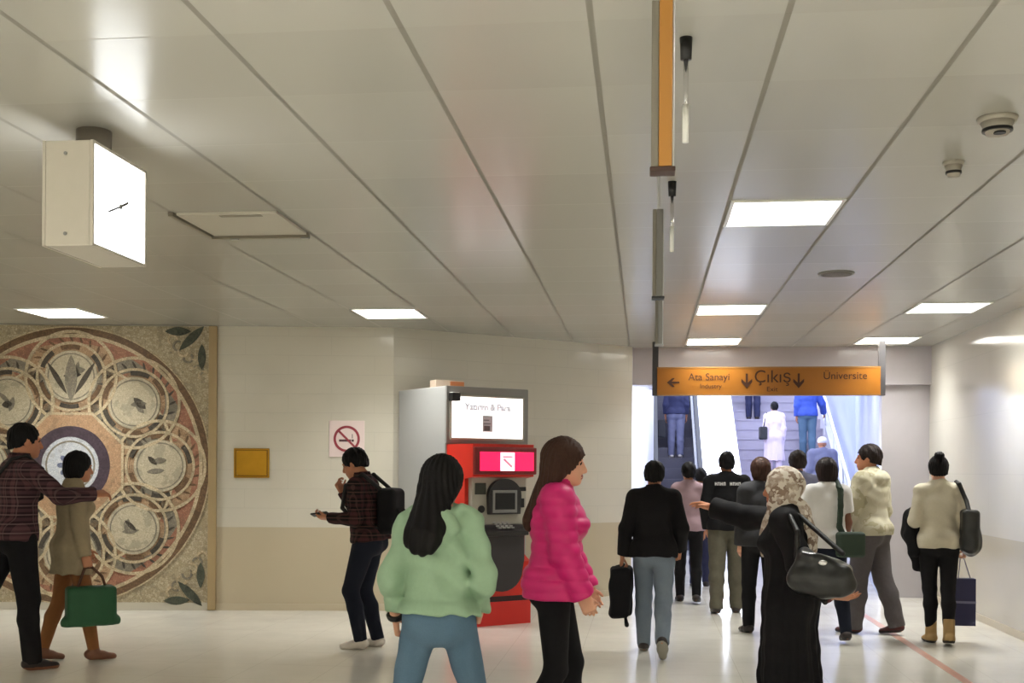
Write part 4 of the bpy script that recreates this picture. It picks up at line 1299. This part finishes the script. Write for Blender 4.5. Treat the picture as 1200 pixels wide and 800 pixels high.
held('handbag', 'green handbag carried low by the person in the beige tunic', 'bag', p2, None, [('bag_body', f, G_bag), ('handle', g, mat('handle_brown', (84, 52, 36), .6))])

# man reading his phone
p3 = person('p3', 'person in dark plaid shirt looking at a phone, hand at mouth', (-2.27, 9.50), 82, 1.68, .0075, skin=1, lean=7, head=(4, 20),
            legs=dict(l=dict(a=17, k=30, out=4), r=dict(a=10, k=26, out=8, sp=2)),
            arms=dict(l=dict(u=(.15, .05, -1), f=(-.1, 1, .16), palm=(-.35, 0, 1), curl=.75, grip=True), r=dict(u=(.1, .55, -.9), f=(-.42, .42, 1), h=(-.5, .25, 1), palm=(-.3, -1, .2), curl=.9)),
            top=dict(m=P_dark, hem=.92, fit=.018, collar=P_dark), bottom=dict(m=D_dark, fit=.012, len=.06), shoes=dict(m=S_white, sole=S_white), hair=dict(style='short', m=H_black, r=.018))
g_ = p3['J']['l']['grab']; dl = p3['J']['l']
R = np.stack([np.cross(dl['hd'], dl['pn']), dl['hd'], dl['pn']], 1)
f = Field([rbox(g_ + dl['pn'] * .008, V3(.034, .07, .0035), .003, R)], .003).add(rbox(g_ + dl['pn'] * .008, V3(.034, .07, .0035), .003, R), 0)
g = Field([rbox(g_ + dl['pn'] * .0125, V3(.030, .062, .002), .001, R)], .002).add(rbox(g_ + dl['pn'] * .0125, V3(.030, .062, .002), .001, R), 0)
held('phone', 'dark phone held out by the person in dark plaid', 'phone', p3, None, [('phone_body', f, M_dark), ('phone_screen', g, mat('phone_glass', (60, 62, 70), .15))])
u = p3['ub']
bp = [rbox(u(.02, -.22, 1.15), V3(.10, .03, .14), .05), rbox(u(.02, -.275, 1.07), V3(.07, .012, .06), .03)]
f = Field(bp, .009).adds(bp, .02); f.ripple(fold(.005, 5))
sp = tube([u(-.10, -.20, 1.33), u(-.12, -.06, 1.475), u(-.125, .10, 1.40), u(-.14, .145, 1.22), u(-.15, .02, 1.06), u(-.10, -.18, 1.0)], .017) + tube([u(.13, -.20, 1.33), u(.13, -.06, 1.475), u(.13, .10, 1.40), u(.15, .145, 1.22), u(.16, .02, 1.06), u(.12, -.18, 1.0)], .017)
g = Field(sp, .008).adds(sp, .006)
held('backpack', 'black backpack on the person in dark plaid', 'bag', p3, None, [('bag_body', f, K_black), ('strap', g, L_strap)])


# woman in the mint hoodie
def hood(ub, s, RU, fwd):
    return [ell(ub(0, -.115, 1.385), V3(.125, .05, .085) * s, RU), cone(ub(-.10, -.07, 1.45), ub(.10, -.07, 1.45), .04 * s, .04 * s), ell(ub(0, -.135, 1.33), V3(.085, .035, .06) * s, RU)]


p4 = person('p4', 'person with long black hair in mint green hoodie and blue jeans', (-0.90, 5.12), -6, 1.545, .0065, female=True, skin=0, build=1.0, lean=2, head=(-6, 2),
            legs=dict(l=dict(a=-4, k=6, sp=12), r=dict(a=16, k=8, sp=9)),
            arms=dict(l=dict(u=(.30, -.16, -1), f=(.08, .50, -.80), palm=(-.6, .3, 0), curl=.6), r=dict(u=(.30, -.08, -1), f=(-.25, .75, -.62), curl=.6)),
            top=dict(m=K_mint, hem=.955, fit=.022, hemw=.150, name='hoodie', extra=hood, rib=1.03, cuff=.7, fold=.016), bottom=dict(m=D_blue, fit=.006, name='jeans', fold=.004), shoes=dict(m=S_white, sole=S_grey), hair=dict(style='long', m=H_black, to=1.335, w=.098, r=.026, back=.180, side=-.035))
j = p4['J']['l']
ax = j['hd']
c_ = j['wr'] - ax * .015
f = Field([ell(c_, V3(.06, .06, .06))], .005).add(cone(c_ - ax * .012, c_ + ax * .012, .039, .039, capa=True, capb=True), 0)
held('wristband', 'black wristband on the left wrist of the person in mint hoodie', 'wristband', p4, None, [('band', f, M_dark), ('buckle', Field([ell(c_ + V3(-.036, 0, 0), V3(.01, .014, .014))], .003).add(ell(c_ + V3(-.036, 0, 0), V3(.008, .013, .013)), 0), M_gray)])

# woman in the pink puffer jacket
p5 = person('p5', 'person with long brown hair in hot pink puffer jacket and black trousers', (-0.46, 6.0), -86, 1.625, .0065, female=True, skin=0, lean=3, head=(-2, 4),
            legs=dict(l=dict(a=14, k=14, out=4), r=dict(a=2, k=22, fp=10, out=4)),
            arms=dict(r=dict(u=(.12, .20, -1), f=(-.05, .50, -1), palm=(-1, .1, -.1), curl=.75), l=dict(u=(.12, .25, -1), f=(-.05, .6, -1), curl=.7)),
            top=dict(m=K_pink, hem=.865, fit=.036, hemw=.150, name='jacket', puff=.062, fold=.004, collar=K_pink), bottom=dict(m=K_black, fit=.006, fold=.003), shoes=dict(m=S_dark), hair=dict(style='long', m=H_brown, to=1.27, w=.06, r=.024, back=.15))

# man in black sweater walking away
p6 = person('p6', 'person in black sweater and pale jeans walking toward the escalator', (0.08, 9.55), -2, 1.575, .0075, skin=1, build=.98, lean=6, head=(0, 2),
            legs=dict(l=dict(a=18, k=10, out=4), r=dict(a=-14, k=28, fp=44, out=2)),
            arms=dict(l=dict(u=(.26, -.12, -1), f=(.14, .22, -1), curl=1.1, grip=True), r=dict(u=(.27, -.15, -1), f=(-.05, .7, -.7), curl=.6)),
            top=dict(m=K_black2, hem=.865, fit=.024, hemw=.15, name='sweater', collar=K_black2), bottom=dict(m=D_pale, fit=.016, name='jeans', len=.1), shoes=dict(m=S_dark, sole=S_grey), hair=dict(style='short', m=H_black, r=.018))
g_ = p6['J']['l']['grab']
c_ = g_ + V3(-.02, .03, -.22)
bp = [rbox(c_, V3(.055, .13, .17), .03), cone(c_ + V3(.03, -.06, -.15), c_ + V3(.05, -.07, -.26), .035, .02)]
f = Field(bp, .009).adds(bp, .03); f.ripple(fold(.020, 12, 4, 5))
sp = tube([c_ + V3(0, -.08, .18), g_ + V3(0, -.02, 0), g_ + V3(0, .03, 0), c_ + V3(0, .09, .18)], .012)
g = Field(sp, .006).adds(sp, .004)
held('carried_bag', 'slouchy black bag carried low by the person in black sweater', 'bag', p6, None, [('bag_body', f, K_black), ('handle', g, L_strap)])

# people between, near the escalator
p7 = person('p7', 'person in lilac shirt half hidden beside the black sweater', (0.50, 13.4), 0, 1.58, .0095, female=True, skin=1, head=(6, 0), legs=dict(l=dict(a=10, k=6), r=dict(a=-12, k=12, fp=10)),
            top=dict(m=K_lilac, hem=.88, fit=.018), bottom=dict(m=K_black, fit=.01), shoes=dict(m=S_dark), hair=dict(style='short', m=H_black, r=.018))
p7b = person('p7b', 'person in dark top farthest back at the foot of the escalator', (0.72, 15.2), 0, 1.52, .0095, female=True, skin=1, legs=dict(l=dict(a=-8, k=8), r=dict(a=10, k=6)),
             top=dict(m=K_char, hem=.88, fit=.018), bottom=dict(m=K_navy, fit=.014), shoes=dict(m=S_dark), hair=dict(style='short', m=H_black, r=.016))
p8 = person('p8', 'person in black jacket with white print on back and olive trousers', (0.86, 12.45), 2, 1.68, .0085, skin=1, build=1.0, head=(4, 0),
            legs=dict(l=dict(a=-6, k=5, sp=2, fp=3), r=dict(a=5, k=4, sp=2)), arms=dict(l=dict(u=(.16, -.05, -1), f=(-.1, .5, -1)), r=dict(u=(.18, -.1, -1), f=(.06, .3, -1))),
            top=dict(m=K_black, hem=.88, fit=.028, name='jacket', collar=K_black), bottom=dict(m=K_olive, fit=.024, len=.1, fold=.009), shoes=dict(m=S_dark), hair=dict(style='short', m=H_black, r=.012))
bm = bmesh.new()
for x0, n_ in ((-.135, 4), (.02, 4)):                     # two short words printed across the shoulders
    for k in range(n_):
        xx = x0 + k * .029
        box(bm, (xx, -.0015, 0), (xx + .007, .0015, .034)); box(bm, (xx + .016, -.0015, 0), (xx + .022, .0015, .034)); box(bm, (xx, -.0015, .026 if k % 2 else .013), (xx + .022, .0015, .034 if k % 2 else .021))
c_ = p8['ub'](0, -.150, 1.355)
o = obj('back_print', bm, mat('print_white', (214, 212, 210), .8), p8['o'])
o.location = tuple(c_); o.rotation_euler = (radians(-16), 0, 0)
p9 = person('p9', 'person with brown hair in dark jacket mostly hidden behind the headscarf', (1.06, 10.9), 12, 1.60, .0085, female=True, skin=0, head=(10, 0), legs=dict(l=dict(a=8, k=6), r=dict(a=-8, k=8)),
            top=dict(m=K_char, hem=.86, fit=.03, name='jacket'), bottom=dict(m=K_black, fit=.012), shoes=dict(m=S_dark), hair=dict(style='bob', m=H_brown, r=.018))
p12 = person('p12', 'person with dark brown hair in grey shirt between the white shirt and stairs', (1.66, 13.0), 6, 1.70, .0095, skin=1, legs=dict(l=dict(a=8, k=6), r=dict(a=-8, k=8)),
             top=dict(m=K_blgrey, hem=.90, fit=.02), bottom=dict(m=D_dark, fit=.014), shoes=dict(m=S_dark), hair=dict(style='short', m=H_dkbrown, r=.026))
p11 = person('p11', 'person in white t-shirt with dark green strap across the back', (1.60, 10.55), 10, 1.60, .0085, female=True, skin=2, head=(8, 4), legs=dict(l=dict(a=12, k=6), r=dict(a=-14, k=12, fp=10)),
             arms=dict(r=dict(u=(.22, .1, -1), f=(.1, .5, -1), curl=.6), l=dict(u=(.2, .1, -1), f=(-.05, .6, -1))),
             top=dict(m=K_white, hem=.88, fit=.026, short=True), bottom=dict(m=D_dark, fit=.010), shoes=dict(m=S_dark), hair=dict(style='bob', m=H_dkbrown, r=.020))
u = p11['ub']
sp = tube([u(.08, -.03, 1.50), u(.085, -.13, 1.42), u(.075, -.165, 1.28), u(.07, -.150, 1.08), u(.12, -.16, .98)], .028, V3(0, 1, 0), .35)
g = Field(sp, .008).adds(sp, .006)
bp = [rbox(u(.16, -.19, .92), V3(.09, .03, .08), .03)]
f = Field(bp, .009).adds(bp, .02)
held('strap_bag', 'dark green strap bag worn over the white t-shirt', 'bag', p11, None, [('bag_body', f, mat('bag_dark_green', (46, 62, 50), .7)), ('strap', g, bpy.data.materials['bag_dark_green'])])

# headscarf woman
p10 = person('p10', 'person in patterned headscarf and long black coat pointing ahead', (0.755, 6.22), 74, 1.50, .0065, female=True, skin=1, build=1.1, lean=1, head=(4, 4),
             legs=dict(l=dict(a=4, k=4), r=dict(a=-4, k=4)),
             arms=dict(r=dict(u=(.20, .95, .02), f=(.20, 1, .26), palm=(-.5, 0, -1), curl=.25), l=dict(u=(.42, -.42, -1), f=(.22, -.70, -.62), h=(.1, -1, -.06), palm=(-.5, 0, 1), curl=.3)),
             top=dict(m=K_black, hem=.10, fit=.034, hemw=.245, name='coat', drape=.012, fold=.006, cuff=1.0), shoes=dict(m=S_dark))
u, hp = p10['ub'], p10['hp']
RH, s_ = p10['RH'], p10['s']
P = [ell(hp(0, -.014, .018), V3(.098, .116, .112) * s_, RH), ell(hp(0, .022, -.05), V3(.086, .088, .095) * s_, RH),
     cone(hp(0, -.02, -.08), u(0, -.03, 1.36), .09 * s_, .135 * s_, p10['fwd'], .8), cone(hp(0, .05, -.10), u(.02, .13, 1.30), .065 * s_, .07 * s_, p10['fwd'], .6),
     cone(u(.03, .12, 1.36), u(.09, .17, 1.20), .05 * s_, .035 * s_, p10['fwd'], .5), cone(u(-.02, -.09, 1.40), u(-.01, -.13, 1.27), .10 * s_, .09 * s_, p10['fwd'], .45)]
f = Field(P, .0065).adds(P, .035)
f.carve(ell(hp(0, .115, -.022), V3(.058, .075, .082) * s_, RH), .010)
f.ripple(lambda x, y, zz: -.005 * np.sin(46 * zz + 22 * y + 3 * np.sin(20 * x)) * (zz < 1.45))
soft('headscarf', f, B_scarf, p10['o'])
for sd in 'lr':
    j = p10['J'][sd]
    f = Field([ell(j['wr'], V3(.07, .07, .07))], .006)
    d_ = (j['wr'] - j['el']); d_ /= np.linalg.norm(d_)
    f.add(cone(j['wr'] - d_ * .03, j['wr'] + d_ * .012, .040, .042, capa=True, capb=True), 0)
    soft('cuff', f, mat('cuff_dark_red', (78, 22, 26), .8) if 'cuff_dark_red' not in bpy.data.materials else bpy.data.materials['cuff_dark_red'], p10['o'])
j = p10['J']['l']
c_ = j['el'] * .45 + j['wr'] * .55 + V3(-.09, -.03, .05)
R = rotm(0, -18)
bp = [rbox(c_, V3(.035, .105, .055), .032, R), ell(c_ + V3(-.02, .03, -.04), V3(.06, .13, .075), R), ell(c_ + V3(-.02, -.08, -.03), V3(.05, .08, .06), R)]
f = Field(bp, .008).adds(bp, .04); f.ripple(fold(.016, 22, 5, 7))
sp = tube([c_ + V3(0, .12, .07), c_ + V3(.03, .12, .20), u(-.17, -.02, 1.46), u(-.17, -.10, 1.42), c_ + V3(0, -.10, .10)], .013)
g = Field(sp, .007).adds(sp, .006)
h_ = Field([ell(c_ + V3(-.10, -.02, .05), V3(.02, .02, .02))], .004).add(ell(c_ + V3(-.105, -.02, .06), V3(.012, .022, .014)), 0)
held('leather_bag', 'crumpled shiny black leather bag hanging behind the headscarf person', 'bag', p10, None, [('bag_body', f, L_black), ('strap', g, L_strap), ('buckle', h_, M_chrome)])


# man in olive and cream shirt
def nape(ub, s, RU, fwd): return [ell(ub(0, -.11, 1.41), V3(.10, .05, .07) * s, RU)]


p13 = person('p13', 'person in olive and cream hooded shirt and grey trousers looking left', (2.07, 11.05), 52, 1.73, .008, skin=1, lean=0, head=(26, 2),
             legs=dict(l=dict(a=10, k=5, out=4), r=dict(a=-11, k=7, fp=8, out=6)),
             arms=dict(l=dict(u=(.2, .25, -1), f=(-.15, .6, -1), curl=.7), r=dict(u=(.12, -.05, -1), f=(0, .3, -1), curl=.7)),
             top=dict(m=B_camo, hem=.90, fit=.034, hemw=.16, name='hooded_shirt', extra=nape), bottom=dict(m=K_grey, fit=.028, len=.1, fold=.008), shoes=dict(m=S_red, sole=S_dark), hair=dict(style='short', m=H_dkbrown, r=.016))

# woman in cream sweater by the right wall
p14 = person('p14', 'person with hair bun in cream sweater, black trousers and tan boots', (2.555, 10.55), -3, 1.62, .008, female=True, skin=0, lean=2, head=(-4, 2),
             legs=dict(l=dict(a=5, k=6, sp=-3), r=dict(a=-9, k=10, fp=8, sp=-3)),
             arms=dict(l=dict(u=(.24, -.08, -1), f=(-.1, 1, .05), palm=(-.1, 0, 1), curl=.5), r=dict(u=(.2, -.05, -1), f=(.10, .25, -1), curl=1.2, grip=True)),
             top=dict(m=K_cream, hem=.87, fit=.018, hemw=.142, name='sweater'), bottom=dict(m=K_black, fit=.006, fold=.003, len=-.10), shoes=dict(m=S_tan, sole=S_dark, high=.13, bulk=.004), hair=dict(style='bun', m=H_black, r=.012))
u = p14['ub']
j = p14['J']['l']
m_ = j['el'] * .55 + j['wr'] * .45
bp = [cone(m_ + V3(0, .02, .035), m_ + V3(0, .02, -.10), .085, .10, V3(0, 1, 0), .9), cone(m_ + V3(.0, .02, -.10), m_ + V3(.06, .03, -.40), .095, .06, V3(0, 1, 0), .8), cone(m_ + V3(-.03, -.04, .0), m_ + V3(.0, -.06, -.27), .06, .055)]
f = Field(bp, .009).adds(bp, .04); f.ripple(fold(.013, 31, 6, 9))
held('folded_coat', 'black coat draped over the arm of the person in cream sweater', 'coat', p14, None, [('coat_body', f, K_black), ('coat_sleeve', Field([cone(m_ + V3(.06, -.03, -.20), m_ + V3(.11, -.03, -.46), .035, .03)], .009).add(cone(m_ + V3(.06, -.03, -.20), m_ + V3(.11, -.03, -.46), .035, .03), 0).ripple(fold(.004, 5)), K_black)])
c_ = u(.245, -.09, 1.04)
bp = [rbox(c_, V3(.035, .09, .14), .035), ell(c_ + V3(.01, -.02, -.10), V3(.085, .14, .13))]
f = Field(bp, .009).adds(bp, .04); f.ripple(fold(.010, 33, 7, 9))
sp = tube([c_ + V3(-.01, -.10, .12), u(.22, -.11, 1.30), u(.165, -.07, 1.455), u(.155, .0, 1.475), u(.18, .09, 1.40), c_ + V3(-.01, .10, .14)], .019)
g = Field(sp, .008).adds(sp, .006)
held('shoulder_bag', 'soft black bag hanging from the shoulder of the person in cream sweater', 'bag', p14, None, [('bag_body', f, L_black), ('strap', g, L_strap)])
g_ = p14['J']['r']['grab']
t = thing('shopping_bag', 'navy paper shopping bag carried by the person in cream sweater', 'bag', tuple(p14['o'].location), p14['o'].rotation_euler[2])
c_ = g_ + V3(.02, .0, -.36)
obj('bag_body', nbox(c_ + V3(-.088, -.05, -.24), c_ + V3(.088, .05, .17), .004), mat('bag_navy', (34, 34, 78), .5), t)
obj('bag_band', nbox(c_ + V3(-.090, -.052, -.045), c_ + V3(.090, .052, -.025), .002), mat('bag_band_pale', (120, 118, 150), .5), t)
sp = tube([c_ + V3(-.05, 0, .17), g_ + V3(-.015, 0, -.015), g_ + V3(.015, 0, -.015), c_ + V3(.05, 0, .17)], .005)
soft('handle', Field(sp, .004).adds(sp, .002), mat('cord_lilac', (150, 144, 170), .6), t)

# people on the escalator and stairs
def step_z(y, esc=True):
    return max(0.0, math.floor((y - Y0) / RUN + 1) * RISE)


ST = dict(l=dict(a=3, k=5), r=dict(a=-3, k=5))
p15 = person('p15', 'person in navy jacket with pale trousers riding the left escalator', (0.66, 25.0), 0, 1.72, .010, skin=1, legs=ST, z=step_z(25.0),
             top=dict(m=K_navy, hem=.92, fit=.03, name='jacket'), bottom=dict(m=K_blgrey, fit=.02), shoes=dict(m=S_white, sole=S_white), hair=dict(style='short', m=H_black, r=.014))
u = p15['ub']
bp = [rbox(u(-.30, .02, .62), V3(.05, .10, .16), .03)]
f = Field(bp, .010).adds(bp, 0); f.ripple(fold(.005, 41))
g_ = p15['J']['l']['grab']
sp = tube([u(-.30, -.05, .80), g_, u(-.30, .08, .80)], .012)
held('travel_bag', 'dark bag hanging from the hand of the escalator rider', 'bag', p15, None, [('bag_body', f, K_char), ('handle', Field(sp, .007).adds(sp, .004), L_strap)])
p16 = person('p16', 'person in dark clothes highest up the stairs', (2.40, 26.55), 0, 1.70, .010, skin=1, legs=ST, z=step_z(26.55),
             top=dict(m=K_char, hem=.80, fit=.03, name='jacket'), bottom=dict(m=K_navy, fit=.02), shoes=dict(m=S_dark), hair=dict(style='short', m=H_black, r=.014))
p17 = person('p17', 'person in pale pink dress with dark bag climbing the stairs', (2.62, 24.2), 0, 1.58, .010, female=True, skin=1, legs=ST, z=step_z(24.2),
             top=dict(m=K_ltpink, hem=.42, fit=.03, hemw=.20, name='dress', drape=.006), bottom=dict(m=K_ltpink, fit=.008, name='leggings'), shoes=dict(m=S_dark), hair=dict(style='short', m=H_black, r=.011))
u = p17['ub']
bp = [rbox(u(-.25, -.08, 1.02), V3(.05, .08, .10), .03)]
f = Field(bp, .010).adds(bp, 0); f.ripple(fold(.005, 43))
sp = tube([u(-.24, -.08, 1.14), u(-.17, -.05, 1.46), u(-.17, .05, 1.46), u(-.24, .05, 1.12)], .013)
held('shoulder_bag', 'dark bag on the shoulder of the person in pale pink dress', 'bag', p17, None, [('bag_body', f, K_char), ('strap', Field(sp, .008).adds(sp, .005), L_strap)])
p18 = person('p18', 'person in bright blue shirt climbing the stairs behind the orange sign', (3.38, 24.95), 0, 1.72, .010, skin=1, legs=ST, z=step_z(24.95), arms=dict(r=dict(u=(.5, .2, -1), f=(.2, .5, -.6))),
             top=dict(m=K_blue, hem=.88, fit=.034), bottom=dict(m=D_blue, fit=.02), shoes=dict(m=S_white, sole=S_white), hair=dict(style='short', m=H_black, r=.014))
p19 = person('p19', 'person in blue grey shirt and white cap lowest on the stairs', (3.36, 22.75), 0, 1.70, .010, skin=1, build=1.08, legs=ST, z=step_z(22.75),
             top=dict(m=K_blgrey, hem=.88, fit=.045), bottom=dict(m=K_grey, fit=.02), shoes=dict(m=S_dark))
hp, RH, s_ = p19['hp'], p19['RH'], p19['s']
P = [ell(hp(0, -.015, .05), V3(.092, .108, .085) * s_, RH), cone(hp(-.03, .08, .045), hp(.03, .08, .045), .06 * s_, .06 * s_, V3(0, 0, 1), .2)]
f = Field(P, .008).adds(P, .015); f.cut(hp(0, 0, .012), V3(0, 0, -1))
soft('cap', f, K_white, p19['o'])
